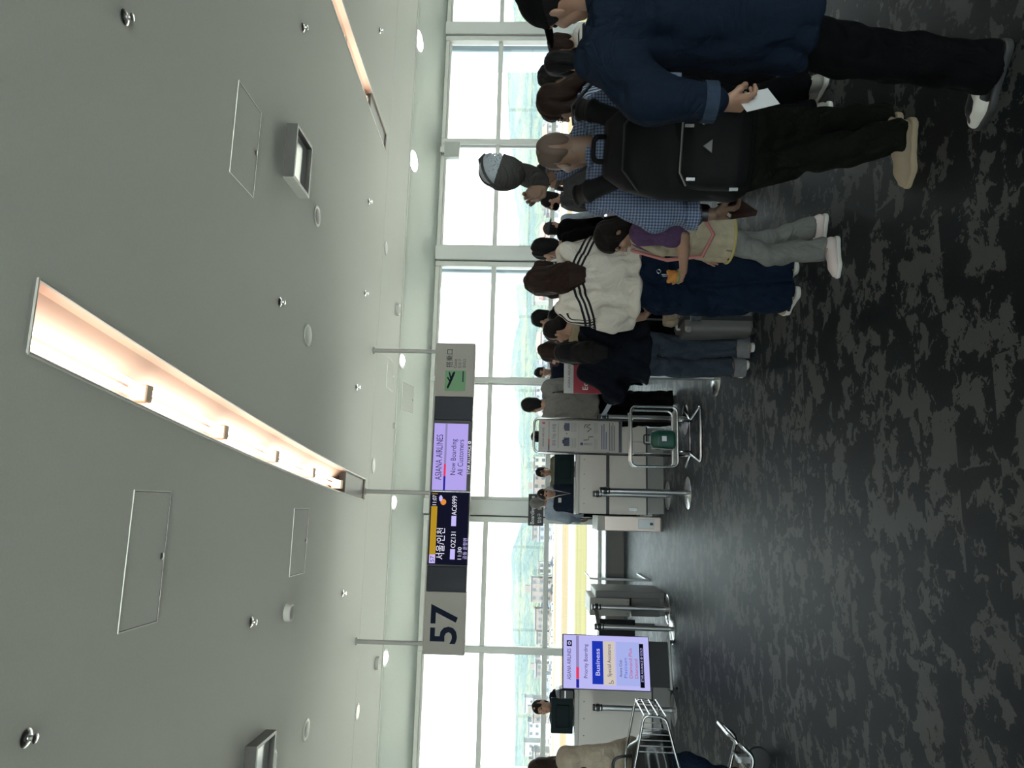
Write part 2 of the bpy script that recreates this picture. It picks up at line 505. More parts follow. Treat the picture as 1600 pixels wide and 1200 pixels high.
# soffit down lights
LAMP = emis('lit_downlight', (1.0, 0.97, 0.92), 9.0)
TRIMW = mat('downlight_trim', (0.62, 0.64, 0.62), 0.45)
sl = math.atan2(SF0[1] - SF1[1], SF1[0] - SF0[0])
RX = Matrix.Rotation(-sl, 3, 'X')
lab = ['round soffit downlight near the right window column', 'round soffit downlight above the held up cap', 'small round soffit downlight behind the right sign pole', 'small round soffit downlight beside the middle sign pole', 'small round soffit downlight below the left sign pole']
for (x, y, z, r), l in zip([(8.82, 12.30, 4.009, .20), (6.35, 12.34, 4.0, .20), (2.53, 12.327, 4.003, .15), (0.04, 12.29, 4.011, .15), (-2.5, 12.29, 4.011, .15), (11.35, 12.3, 4.009, .15), (-5.05, 12.3, 4.009, .15)], lab + ['round soffit downlight beyond the right edge of view', 'round soffit downlight beyond the left edge of view']):
    e = empty('downlight', (x, y, z)); e.rotation_euler = (-sl, 0, 0)
    obj('trim_ring', MB().lathe([(r, -.002), (r, -.012), (r * .78, -.012), (r * .62, -.003)], n=32), TRIMW, e, smooth='a')
    obj('lamp', MB().lathe([(r * (.62 if r < .2 else .95), -.013), (r * (.62 if r < .2 else .95), -.020), (.01, -.030)], n=28), LAMP, e, smooth=True)
    tag(e, l, 'downlight', 'soffit downlights along the windows')

# access panels, flush with thin bright edges
PEDGE = mat('panel_edge', (0.92, 0.93, 0.91), 0.35, spec=.6)
PGAP = mat('panel_gap', (0.06, 0.06, 0.06), 0.8)
def access(x0, x1, y0, y1, label, z=ZC):
    e = empty('access_panel', ((x0 + x1) / 2, (y0 + y1) / 2, z)); w, d = (x1 - x0) / 2, (y1 - y0) / 2
    obj('leaf', MB().box(-w, w, -d, d, -.003, 0.0), CEIL, e)
    fr = MB(); t = .008
    fr.box(-w - t, w + t, -d - t, -d, -.006, 0); fr.box(-w - t, w + t, d, d + t, -.006, 0)
    fr.box(-w - t, -w, -d, d, -.006, 0); fr.box(w, w + t, -d, d, -.006, 0)
    obj('frame', fr, PEDGE, e)
    g = MB(); g.box(-w, w, -d, -d + .0035, -.0045, -.003); g.box(-w, w, d - .0035, d, -.0045, -.003); g.box(-w, -w + .0035, -d, d, -.0045, -.003); g.box(w - .0035, w, -d, d, -.0045, -.003)
    obj('gap', g, PGAP, e)
    obj('latch', MB().lathe([(.022, -.003), (.022, -.012), (.012, -.016)], (0, d - .03, 0), 14), STEEL, e, smooth='a')
    return tag(e, label, 'access panel', 'flush access panels in the ceiling')
access(-.775, .04, 4.245, 4.67, 'large flush ceiling access panel left of the lit trough')
access(-.725, -.07, 7.165, 7.62, 'smaller ceiling access panel left of the trough, nearer the windows')
access(2.50, 3.26, 5.05, 5.507, 'flush ceiling access panel next to the square ceiling box')
access(1.86, 2.33, 11.12, 11.65, 'small ceiling access panel beyond the right sign pole')
so = access(1.66, 2.16, 12.40, 12.95, 'small soffit access panel above the gate sign', 3.93); so.rotation_euler = (-sl, 0, 0); so.location = (1.91, 12.68, 3.929)

# square surface-mounted box with a bright opening
e = empty('ceiling_box', (3.25, 6.35, ZC))
BOXM = mat('box_sides', (0.10, 0.10, 0.10), 0.4)
bb = MB(); w, d, h, t = .27, .235, .10, .03
bb.box(-w, w, -d, -d + t, -h, 0); bb.box(-w, w, d - t, d, -h, 0); bb.box(-w, -w + t, -d + t, d - t, -h, 0); bb.box(w - t, w, -d + t, d - t, -h, 0)
obj('frame', bb, BOXM, e)
obj('lens', MB().box(-w + t, w - t, -d + t, d - t, -.05, -.04), mat('pale_lens', (0.75, 0.8, 0.82), 0.15, spec=.8), e)
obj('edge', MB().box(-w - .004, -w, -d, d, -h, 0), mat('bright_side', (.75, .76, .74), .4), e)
tag(e, 'square dark framed ceiling box with a pale glass opening', 'ceiling fixture')
e2 = empty('ceiling_box', (-2.32, 6.62, ZC)); 
for ch in e.children:
    c = ch.copy(); C.objects.link(c); c.parent = e2
tag(e2, 'square dark framed ceiling box cut off at the left edge', 'ceiling fixture')

SPR = mat('sprinkler_metal', (0.6, 0.6, 0.6), 0.25, 1.0)
def sprinkler(x, y, label, s=1.0):
    e = empty('sprinkler', (x, y, ZC))
    obj('escutcheon', MB().lathe([(.045 * s, 0), (.045 * s, -.006), (.032 * s, -.014), (.016 * s, -.016)], n=20), SPR, e, smooth='a')
    obj('body', MB().lathe([(.014 * s, -.01), (.014 * s, -.03), (.009 * s, -.045)], n=12), SPR, e, smooth='a')
    obj('deflector', MB().lathe([(.008 * s, -.044), (.024 * s, -.046), (.024 * s, -.049), (.004, -.053)], n=16), SPR, e, smooth='a')
    tag(e, label, 'sprinkler', 'ceiling sprinkler heads')
for x, y, l in [(2.704, 3.572, 'large looking sprinkler head close overhead on the right'), (-1.143, 3.557, 'large looking sprinkler head close overhead on the left'), (4.656, 6.292, 'sprinkler head right of the square ceiling box'), (6.818, 9.278, 'tiny sprinkler head beyond the narrow right trough'), (1.825, 6.303, 'sprinkler head right of the trough, before the flat speaker disc'), (2.872, 9.402, 'sprinkler head just before the right sign pole'), (1.53, 9.283, 'tiny sprinkler head between the trough and the right sign pole'), (-1.023, 6.27, 'sprinkler head beside the round grey detector'), (-1.123, 9.248, 'sprinkler head before the left sign pole'), (4.167, 9.289, 'tiny sprinkler head left of the narrow right trough')]:
    sprinkler(x, y, l)
DISC = mat('speaker_disc', (0.55, 0.56, 0.54), 0.5)
DARKD = mat('dark_disc', (0.14, 0.14, 0.14), 0.5)
def disc(x, y, r, label, m=DISC, h=.012, name='ceiling_speaker', cat='ceiling speaker', lens=None):
    e = empty(name, (x, y, ZC))
    obj('rim', MB().lathe([(r, 0), (r, -h * .7), (r * .92, -h), (r * .80, -h)], n=32), RIM if m is not DISC else DISC, e, smooth='a')
    obj('face', MB().lathe([(r * .80, -h * .8), (r * .75, -h * 1.02), (.01, -h * 1.1)], n=32), lens or m, e, smooth='a')
    tag(e, label, cat, 'round fittings on the ceiling')
disc(1.719, 7.164, .115, 'pale round flat ceiling speaker right of the trough')
disc(3.034, 7.154, .11, 'grey round ceiling speaker below the square ceiling box', DARKD)
disc(3.949, 10.529, .11, 'bright round ceiling downlight near the window, right side', RIM, lens=WHITE, name='round_downlight', cat='downlight')
disc(3.265, 11.621, .10, 'dark dome on the ceiling edge near the right windows', DARKD, h=.05, name='dome_camera', cat='camera')
disc(0.558, 10.542, .11, 'pale round downlight beside the middle sign pole', RIM, lens=WHITE, name='round_downlight', cat='downlight')
disc(-2.853, 10.459, .11, 'warm lit round downlight at the far left of the ceiling', RIM, lens=mat('warm_lens', (.9, .8, .5), .4, emit=.5, ecol=(1, .85, .5)), name='round_downlight', cat='downlight')
disc(-2.408, 8.095, .11, 'grey round ceiling speaker at the far left', DARKD)
disc(-2.405, 7.106, .10, 'dark round ceiling fitting cut by the left edge', DARKD)
disc(-2.436, 11.57, .10, 'half dark dome on the ceiling edge below the left sign pole', DARKD, h=.05, name='dome_camera', cat='camera')
disc(1.317, 11.9, .05, 'tiny round sensor on the ceiling edge above the sign', h=.03, name='ceiling_sensor', cat='sensor')
disc(-1.067, 7.158, .085, 'thick round grey detector on the ceiling', mat('detector_grey', (.25, .25, .24), .6), h=.06, name='smoke_detector', cat='detector')

# small box hung at the window head
e = empty('window_motor', (7.3, 13.60, 3.69))
obj('case', MB().box(-.22, .12, -.06, .08, -.40, -.09, bev=.012), mat('motor_case', (.42, .44, .42), .5), e)
obj('bracket', MB().box(-.10, .02, -.02, .06, -.10, 0.0), STEEL, e)
obj('cable', MB().tube(path3([(-.16, 0, -.09), (-.16, 0, -.03), (.1, 0, -.01)], .02), .006, 6), BLACK, e)
tag(e, 'small grey motor box at the head of the window above the cap', 'motor box')
# ================================================================== ORGANIC SURFACES (people, hair, clothes, bags)
def smin(a, b, k):
    if k <= 0: return np.minimum(a, b)
    h = np.maximum(k - np.abs(a - b), 0) / k
    return np.minimum(a, b) - h * h * k * .25

class SDF:
    """list of shapes blended into one continuous surface"""
    def __init__(s, k=.03): s.p = []; s.k = k
    def cap(s, a, b, ra, rb, k=None, op='+', flat=None):
        s.p.append(('cap', np.array(a, float), np.array(b, float), ra, rb, flat, s.k if k is None else k, op)); return s
    def chain(s, pts, rs, k=None, flat=None):
        for i in range(len(pts) - 1): s.cap(pts[i], pts[i + 1], rs[i], rs[i + 1], k, flat=flat)
        return s
    def ell(s, c, r, R=None, k=None, op='+'):
        s.p.append(('ell', np.array(c, float), np.array(r, float), R, None, None, s.k if k is None else k, op)); return s
    def loft(s, st, R=None, o=None, k=None, op='+', pw=2.0):
        """st: rows of (z, rx, ry, cx, cy) in a frame R (rows are axes) at o"""
        s.p.append(('loft', np.array(st, float), R, np.zeros(3) if o is None else np.array(o, float), pw, None, s.k if k is None else k, op)); return s
    def plane(s, p, n):
        n = np.array(n, float); s.p.append(('plane', np.array(p, float), n / np.linalg.norm(n), None, None, None, 0, 'x')); return s
    def _bb(s, q):
        if q[0] == 'cap':
            r = max(q[3], q[4]); return np.minimum(q[1], q[2]) - r, np.maximum(q[1], q[2]) + r
        if q[0] == 'ell':
            r = q[2].max() if q[3] is not None else q[2]; return q[1] - r, q[1] + r
        st, R, o = q[1], q[2], q[3]
        R = np.eye(3) if R is None else R
        P = []
        for (z, rx, ry, cx, cy) in st:
            for sx in (-1, 1):
                for sy in (-1, 1): P.append(o + np.array([cx + sx * rx, cy + sy * ry, z]) @ R)
        P = np.array(P); return P.min(0), P.max(0)
    def _ev(s, q, P):
        if q[0] == 'cap':
            a, b, ra, rb = q[1], q[2], q[3], q[4]
            ab = b - a; L2 = ab @ ab + 1e-12
            t = np.clip(((P - a) @ ab) / L2, 0, 1)
            d = P - (a + t[..., None] * ab)
            if q[5] is not None:
                ax, kk = q[5]; ax = np.array(ax, float); ax /= np.linalg.norm(ax)
                d = d + (d @ ax)[..., None] * ax * (kk - 1)
            return np.sqrt((d * d).sum(-1)) - (ra + (rb - ra) * t)
        if q[0] == 'ell':
            d = P - q[1]
            if q[3] is not None: d = d @ q[3].T
            r = q[2]
            k0 = np.sqrt(((d / r) ** 2).sum(-1)); k1 = np.sqrt(((d / (r * r)) ** 2).sum(-1)) + 1e-9
            return k0 * (k0 - 1) / k1
        st, R, o, pw = q[1], q[2], q[3], q[4]
        d = P - o
        if R is not None: d = d @ R.T
        z = d[..., 2]; zz = st[:, 0]
        rx = np.interp(z, zz, st[:, 1]); ry = np.interp(z, zz, st[:, 2]); cx = np.interp(z, zz, st[:, 3]); cy = np.interp(z, zz, st[:, 4])
        rr = (np.abs((d[..., 0] - cx) / rx) ** pw + np.abs((d[..., 1] - cy) / ry) ** pw) ** (1 / pw)
        return np.maximum((rr - 1) * np.minimum(rx, ry), np.maximum(zz[0] - z, z - zz[-1]))
    def mesh(s, h, noise=None):
        los, his = [], []
        for q in s.p:
            if q[7] == '+':
                a, b = s._bb(q); los.append(a); his.append(b)
        lo = np.min(los, 0) - 3 * h; hi = np.max(his, 0) + 3 * h
        n = np.ceil((hi - lo) / h).astype(int) + 1
        f = np.full(n, .25, np.float32)
        ax = [lo[i] + h * np.arange(n[i]) for i in range(3)]
        for q in s.p:
            if q[0] == 'plane':
                d = (ax[0][:, None, None] - q[1][0]) * q[2][0] + (ax[1][None, :, None] - q[1][1]) * q[2][1] + (ax[2][None, None, :] - q[1][2]) * q[2][2]
                f = np.maximum(f, d.astype(np.float32)); continue
            a, b = s._bb(q); pad = max(q[6], .02) + 3 * h
            i0 = np.clip(np.floor((a - pad - lo) / h).astype(int), 0, n - 1); i1 = np.clip(np.ceil((b + pad - lo) / h).astype(int) + 1, 1, n)
            if (i1 <= i0).any(): continue
            sl = tuple(slice(i0[i], i1[i]) for i in range(3))
            G = np.stack(np.meshgrid(*[ax[i][sl[i]] for i in range(3)], indexing='ij'), -1)
            v = s._ev(q, G).astype(np.float32)
            if q[7] == '+': f[sl] = smin(f[sl], v, q[6])
            else: f[sl] = -smin(-f[sl], v, q[6])
        return surf_nets(f, lo, h, noise)

CORN = np.array([(i, j, k) for i in (0, 1) for j in (0, 1) for k in (0, 1)])
EDG = [(a, b) for a in range(8) for b in range(a + 1, 8) if np.abs(CORN[a] - CORN[b]).sum() == 1]
def surf_nets(f, lo, h, noise=None):
    s = f < 0
    cnt = np.zeros(tuple(np.array(f.shape) - 1), np.int8)
    X, Y, Z = f.shape
    for (i, j, k) in CORN: cnt += s[i:X - 1 + i, j:Y - 1 + j, k:Z - 1 + k]
    act = (cnt > 0) & (cnt < 8)
    idx = np.argwhere(act)
    pos = np.zeros((len(idx), 3)); num = np.zeros(len(idx))
    vals = [f[idx[:, 0] + c[0], idx[:, 1] + c[1], idx[:, 2] + c[2]] for c in CORN]
    for a, b in EDG:
        fa, fb = vals[a], vals[b]; cr = (fa < 0) != (fb < 0)
        t = np.where(cr, fa / np.where(cr, fa - fb, 1), 0)
        pos[cr] += CORN[a] + t[cr, None] * (CORN[b] - CORN[a]); num[cr] += 1
    V = lo + (idx + pos / num[:, None]) * h
    vid = np.full(act.shape, -1, np.int64); vid[act] = np.arange(len(idx))
    Q = []
    for axis in range(3):
        u, w = (axis + 1) % 3, (axis + 2) % 3
        sa = [slice(None)] * 3; sb = [slice(None)] * 3
        sa[axis] = slice(0, -1); sb[axis] = slice(1, None)
        for t in (u, w): sa[t] = slice(1, -1); sb[t] = slice(1, -1)
        A = s[tuple(sa)]; B = s[tuple(sb)]
        g = np.argwhere(A != B)
        if len(g) == 0: continue
        fl = A[tuple(g.T)]
        base = g.copy(); base[:, u] += 1; base[:, w] += 1
        def cell(du, dw):
            c = base.copy(); c[:, u] += du; c[:, w] += dw; return vid[tuple(c.T)]
        q = np.stack([cell(-1, -1), cell(0, -1), cell(0, 0), cell(-1, 0)], -1)
        q = np.where(fl[:, None], q, q[:, ::-1]); Q.append(q)
    Q = np.concatenate(Q)
    if noise is not None:
        P = V[Q]; nn = np.cross(P[:, 2] - P[:, 0], P[:, 3] - P[:, 1])
        N = np.zeros_like(V)
        for i in range(4): np.add.at(N, Q[:, i], nn)
        N /= np.linalg.norm(N, axis=1, keepdims=True) + 1e-12
        V = V + N * noise(V)[:, None]
    return V, Q

def vq_mesh(name, parts, mats):
    """parts: list of (V, Q, material index)"""
    V = np.concatenate([p[0] for p in parts]); Q = []; mi = []; o = 0
    for v, q, m in parts:
        Q.append(q + o); mi.append(np.full(len(q), m)); o += len(v)
    Q = np.concatenate(Q); mi = np.concatenate(mi)
    me = bpy.data.meshes.new(name)
    me.vertices.add(len(V)); me.vertices.foreach_set('co', V.astype(np.float32).ravel())
    me.loops.add(len(Q) * 4); me.loops.foreach_set('vertex_index', Q.astype(np.int32).ravel())
    me.polygons.add(len(Q)); me.polygons.foreach_set('loop_start', np.arange(0, len(Q) * 4, 4, dtype=np.int32))
    me.polygons.foreach_set('loop_total', np.full(len(Q), 4, np.int32))
    me.polygons.foreach_set('material_index', mi.astype(np.int32))
    me.polygons.foreach_set('use_smooth', np.ones(len(Q), bool))
    me.update(calc_edges=True); me.validate()
    for m in mats: me.materials.append(m)
    return me

def folds(amp, seed=0, scale=1.0, stretch=(1, 1, 1), n=10):
    r = np.random.RandomState(seed); W = []
    for k in range(n):
        d = r.normal(size=3); d /= np.linalg.norm(d); W.append((d * r.uniform(18, 60) / scale * np.array(stretch), r.uniform(0, 6.28), r.uniform(.5, 1)))
    def f(V):
        w = np.sin(V @ np.array([7., 9., 11.]) + seed) * .8
        o = np.zeros(len(V))
        for d, p, a in W: o += a * np.sin(V @ d + p + w)
        o /= n ** .5
        return 1.7 * amp * (o - .35 * np.abs(o))
    return f

# ---- cloth, skin and hair
SKIN = mat('skin', (0.36, 0.205, 0.14), 0.5, noise=.08, nscale=30)
SKIN2 = mat('skin_tan', (0.175, 0.102, 0.070), 0.5, noise=.08, nscale=30)
LIP = mat('lips', (0.32, 0.10, 0.08), 0.45)
EYEW = mat('eye', (0.015, 0.012, 0.012), 0.2)
def hairmat(n, c): return mat(n, c, 0.6, spec=.10, noise=.45, nscale=60, stretch=(1, 1, .12), bump=.5, bscale=160)
HBLACK = hairmat('black_hair', (0.008, 0.0075, 0.008)); HBROWN = hairmat('brown_hair', (0.020, 0.0105, 0.008)); HDARK = hairmat('dark_brown_hair', (0.012, 0.009, 0.0085))
HGREY = hairmat('grey_hair', (0.16, 0.15, 0.14)); HBUZZ = mat('cropped_hair', (0.090, 0.060, 0.046), .8, noise=.3, nscale=400)
def wrinkle(m, strength=.55, scale=7.0, dist=.05):
    """soft creases added to a cloth material"""
    t = m.node_tree; b = t.nodes['Principled BSDF']
    tc = t.nodes.new('ShaderNodeTexCoord'); n = t.nodes.new('ShaderNodeTexNoise')
    n.inputs['Scale'].default_value = scale; n.inputs['Detail'].default_value = 2.5; n.inputs['Distortion'].default_value = 1.4
    t.links.new(tc.outputs['Object'], n.inputs['Vector'])
    v = M_(t, 'ABSOLUTE', M_(t, 'SUBTRACT', n.outputs['Fac'], .5))
    bp = t.nodes.new('ShaderNodeBump'); bp.inputs['Strength'].default_value = strength; bp.inputs['Distance'].default_value = dist
    t.links.new(v, bp.inputs['Height'])
    if b.inputs['Normal'].links: t.links.new(b.inputs['Normal'].links[0].from_socket, bp.inputs['Normal'])
    t.links.new(bp.outputs[0], b.inputs['Normal'])
    return m
def cloth(n, c, rough=.85, noise=.18): return wrinkle(mat(n, c, rough, noise=noise, nscale=25, bump=.25, bscale=350, spec=.06))

def pattern_cloth(name, kind, a, b, sx=1.0):
    m = bpy.data.materials.new(name); t, bs = nodes(m)
    tc = t.nodes.new('ShaderNodeTexCoord'); X, Y, Z = sepxyz(t, tc.outputs['Object'])
    fr = lambda v, s: M_(t, 'FRACT', M_(t, 'MULTIPLY', v, s))
    if kind == 'check':
        NX, NY, NZ = sepxyz(t, tc.outputs['Normal'])
        side = M_(t, 'GREATER_THAN', M_(t, 'ABSOLUTE', NX), M_(t, 'ABSOLUTE', NY))
        h = M_(t, 'ADD', M_(t, 'MULTIPLY', Y, side), M_(t, 'MULTIPLY', X, M_(t, 'SUBTRACT', 1.0, side)))
        g = M_(t, 'ADD', M_(t, 'LESS_THAN', fr(h, 78), .5), M_(t, 'LESS_THAN', fr(Z, 78), .5))
        fac = M_(t, 'MULTIPLY', g, .5)
    elif kind == 'pin':
        NX, NY, NZ = sepxyz(t, tc.outputs['Normal'])
        side = M_(t, 'GREATER_THAN', M_(t, 'ABSOLUTE', NX), M_(t, 'ABSOLUTE', NY))
        h = M_(t, 'ADD', M_(t, 'MULTIPLY', Y, side), M_(t, 'MULTIPLY', X, M_(t, 'SUBTRACT', 1.0, side)))
        fac = M_(t, 'LESS_THAN', fr(h, 62), .5)
    elif kind == 'three':   # three dark bands round the yoke and down the outside of the sleeves
        ax = M_(t, 'ABSOLUTE', X)
        v = M_(t, 'ADD', Z, M_(t, 'MULTIPLY', M_(t, 'ABSOLUTE', M_(t, 'SUBTRACT', X, 0.0)), .42))
        inb = M_(t, 'MULTIPLY', M_(t, 'GREATER_THAN', v, 1.352), M_(t, 'LESS_THAN', v, 1.442))
        s1 = M_(t, 'MULTIPLY', inb, M_(t, 'LESS_THAN', fr(M_(t, 'SUBTRACT', v, 1.352), 33.3), .52))
        top = M_(t, 'MULTIPLY', M_(t, 'GREATER_THAN', ax, .22), M_(t, 'GREATER_THAN', Z, 1.24))
        s2 = M_(t, 'MULTIPLY', top, M_(t, 'LESS_THAN', fr(M_(t, 'SUBTRACT', Y, 0.0), 33.3), .52))
        inz = M_(t, 'LESS_THAN', M_(t, 'ABSOLUTE', M_(t, 'ADD', Y, -.0)), .05)
        fac = M_(t, 'MAXIMUM', s1, M_(t, 'MULTIPLY', s2, inz))
    else:
        fac = M_(t, 'LESS_THAN', fr(Z, 30), .5)
    n = t.nodes.new('ShaderNodeTexNoise'); n.inputs['Scale'].default_value = 300
    t.links.new(tc.outputs['Object'], n.inputs['Vector'])
    t.links.new(mixcol(t, fac, a, b), bs.inputs['Base Color']); bs.inputs['Roughness'].default_value = .85; bs.inputs['Specular IOR Level'].default_value = .2
    bp = t.nodes.new('ShaderNodeBump'); bp.inputs['Strength'].default_value = .2; bp.inputs['Distance'].default_value = .005
    t.links.new(n.outputs[0], bp.inputs['Height']); t.links.new(bp.outputs[0], bs.inputs['Normal'])
    return wrinkle(m)

def rot(axis, deg): return np.array(Matrix.Rotation(rad(deg), 3, axis))

def ik(a, c, l1, l2, hint):
    a, c = np.array(a, float), np.array(c, float); d = c - a; L = np.linalg.norm(d)
    if L > (l1 + l2) * .995: c = a + d / L * (l1 + l2) * .995; d = c - a; L = np.linalg.norm(d)
    x = (l1 * l1 - l2 * l2 + L * L) / (2 * L); hgt = math.sqrt(max(0, l1 * l1 - x * x))
    u = d / L; hv = np.array(hint, float); hv = hv - u * (hv @ u); hv /= np.linalg.norm(hv) + 1e-9
    return a + u * x + hv * hgt, c

def person(pos, H, heading, label, lod=1, skin=None, hair=('short', None), top=None, bottom=None, shoes=None, armL=None, armR=None, feet=None,
           head=(0, 0), lean=0, build=1.0, face=True, seed=0, hands=(1, 1), extra=None, female=False, drop_arms=True, cat='person', group=None):
    """top: dict(m, hem, sleeve, ease, collar); bottom: dict(m, end, w, kind); armL/R: wrist target in the person's own frame, or None for hanging"""
    s = H / 1.72
    skin = skin or SKIN
    e = empty('person', (pos[0], pos[1], 0), rad(heading))
    hb, hh, hd = {0: (.0075, .0038, .0042), 1: (.009, .0045, .005), 2: (.013, .007, .007), 3: (.016, .010, .010)}[lod]
    Rl = rot('X', -lean)            # lean forward about the hips
    piv = np.array([0, 0, .95 * s])
    up = lambda p: (Rl @ (np.array(p, float) - piv)) + piv
    shw = (.165 if female else .185) * s * (.5 + .5 * build)
    SH = {-1: up((-shw, -.01 * s, 1.405 * s)), 1: up((shw, -.01 * s, 1.405 * s))}
    feet = feet or {-1: (-.10, 0, 0, 0), 1: (.10, 0.02, 0, 0)}    # x, y, toe yaw, heel lift
    arms = {-1: armL, 1: armR}
    J = {}
    for sd in (-1, 1):
        t = arms[sd]
        if t is None: t = dict(w=(sd * (shw / s + .07), .05, .83), hint=(sd * .5, -1, 0))
        w = np.array(t['w']) * s
        el, wr = ik(SH[sd], w, .285 * s, .25 * s, t.get('hint', (sd * .4, -1, -.2)))
        J[sd] = (SH[sd], el, wr, t)
    HC = up((0, .012 * s, (1.72 - .128) * s)); hs = s * (1.0 if H > 1.4 else 1.12)
    Rh = rot('Z', head[0]) @ rot('X', -head[1]) @ Rl
    hp = lambda p: HC + Rh @ (np.array(p, float) * hs)
    legs = {}
    for sd in (-1, 1):
        fx, fy, ty, hl = feet[sd]
        hip = np.array([sd * .088 * s, 0, .90 * s]); an = np.array([fx * s, fy * s, (.085 + hl) * s])
        kn, an = ik(hip, an, .425 * s, .415 * s, (sd * .08, 1, 0))
        legs[sd] = (hip, kn, an, ty, hl)
    bw = build
    # ---------------- body: one continuous skin
    b = SDF(.03 * s)
    T = [(.84, .11, .08, 0, 0), (.93, .125, .09, 0, -.005), (1.06, .112 * bw, .08 * bw, 0, 0), (1.24, .128 * bw, .086 * bw, 0, 0), (1.36, .135 * bw, .08 * bw, 0, -.01), (1.43, .095, .068, 0, -.015)]
    b.loft([(z * s - .95 * s, rx * s, ry * s, cx * s, cy * s) for z, rx, ry, cx, cy in T], R=Rl.T, o=piv, k=.04 * s)
    for sd in (-1, 1):
        a, el, wr, t = J[sd]
        b.chain([a, el, el + (wr - el) * .35, wr], [.044 * s, .038 * s, .040 * s, .027 * s])
        hip, kn, an, ty, hl = legs[sd]
        b.chain([hip, kn, kn + (an - kn) * .35, an], [.058 * s, .038 * s, .040 * s, .034 * s])
    b.cap(up((0, -.02 * s, 1.40 * s)), hp((0, -.02, -.06)), .055 * s, .052 * s)
    b.ell(hp((0, 0, 0)), np.array([.07, .085, .09]) * hs)
    parts = [(*b.mesh(hb * max(1, s)), 0)]
    # ---------------- head
    hd_ = SDF(.018 * hs)
    E = lambda c, r, k=.018, op='+': hd_.ell(hp(c), np.array(r) * hs, R=Rh.T, k=k * hs, op=op)
    E((0, -.012, .03), (.075, .097, .087)); E((0, .03, -.05), (.056, .066, .076), .03); E((0, .066, -.104), (.024, .022, .02), .02)
    hd_.cap(hp((0, -.03, -.05)), hp((0, -.04, -.15)), .05 * hs, .055 * hs, k=.03 * hs)
    if face:
        hd_.cap(hp((-.034, .082, .022)), hp((.034, .082, .022)), .012 * hs, .012 * hs, k=.015 * hs)
        E((-.031, .099, .002), (.017, .012, .011), .01, '-'); E((.031, .099, .002), (.017, .012, .011), .01, '-')
        hd_.cap(hp((0, .093, .01)), hp((0, .112, -.030)), .007 * hs, .0115 * hs, k=.01 * hs)
        E((-.01, .102, -.033), (.009, .009, .007), .006); E((.01, .102, -.033), (.009, .009, .007), .006)
        E((-.036, .07, -.03), (.02, .02, .02), .02); E((.036, .07, -.03), (.02, .02, .02), .02)
    for sd in (-1, 1) if hair[0] not in ('long', 'bob', 'shortf') else ():
        hd_.ell(hp((sd * .077, -.010, -.012)), np.array([.010, .021, .032]) * hs, R=(Rh @ rot('Z', sd * 25)).T, k=.008 * hs)
    parts.append((*hd_.mesh(hh), 0))
    if face and lod <= 2:
        lp = SDF(.004)
        lp.ell(hp((0, .0945, -.066)), np.array([.022, .009, .0045]) * hs, R=Rh.T); lp.ell(hp((0, .093, -.074)), np.array([.018, .009, .005]) * hs, R=Rh.T)
        parts.append((*lp.mesh(.003 if lod < 2 else .004), 1))
    # ---------------- hands
    for sd, on in ((-1, hands[0]), (1, hands[1])):
        if not on or lod > 2: continue
        a, el, wr, t = J[sd]
        fd = wr - el; fd /= np.linalg.norm(fd)
        hdv = np.array(t.get('dir', fd), float); hdv /= np.linalg.norm(hdv)
        pal = np.array(t.get('palm', (-sd, .15, 0)), float); pal -= hdv * (pal @ hdv); pal /= np.linalg.norm(pal)   # the way the palm faces
        sidev = np.cross(hdv, pal) * sd * -1          # towards the thumb
        th = np.cross(pal, hdv) * sd
        g = SDF(.008 * s); curl = t.get('curl', .35)
        W = lambda u, v, n: wr + (hdv * u + th * v + pal * n) * s
        g.cap(wr - fd * .03 * s, W(.02, 0, 0), .026 * s, .027 * s, flat=(pal, 1.25))
        for v in (-.027, -.009, .009, .027):
            g.cap(W(.015, v * .7, 0), W(.082, v, 0.0), .016 * s, .0125 * s, k=.012 * s)
        for i, (v, L) in enumerate(((.029, .070), (.010, .078), (-.010, .073), (-.028, .058))):
            p = np.array([.085, v, 0.0]); an = 0.0; seg = [p]; 
            for j, fr_ in enumerate((.42, .32, .26)):
                an += curl * (1.0, 1.25, .9)[j] + .05 * i
                p = p + np.array([math.cos(an) * L * fr_, v * .04, math.sin(an) * L * fr_]); seg.append(p)
            g.chain([W(*q) for q in seg], [.0095 * s, .009 * s, .0083 * s, .0072 * s], k=.004 * s)
        tc_ = t.get('thumb', .6)
        g.chain([W(.02, .024, .004), W(.048, .046, .010 + .01 * tc_), W(.078, .052 - .012 * tc_, .018 + .026 * tc_), W(.098, .048 - .03 * tc_, .022 + .034 * tc_)], [.014 * s, .0115 * s, .0095 * s, .0075 * s], k=.008 * s)
        parts.append((*g.mesh(hd * .85), 0))
    obj('body', vq_mesh('body', parts, [skin, LIP]), None, e)
    if face:
        for sd in (-1, 1):
            c = hp((sd * .031, .079, .003)); r = .0125 * hs
            obj('eye', MB().lathe([(r * math.sin(PI * i / 8) + 1e-4, -r * math.cos(PI * i / 8)) for i in range(9)], tuple(c), 12), EYEW, e, smooth=True)
            bq = [hp((sd * .016, .094, .022)), hp((sd * .032, .092, .027)), hp((sd * .048, .078, .022))]
            obj('eyebrow', MB().tube(bq, .0035 * hs, 5), HDARK, e)
    # ---------------- hair
    style, hm = hair[:2]
    hm = hm or HBLACK
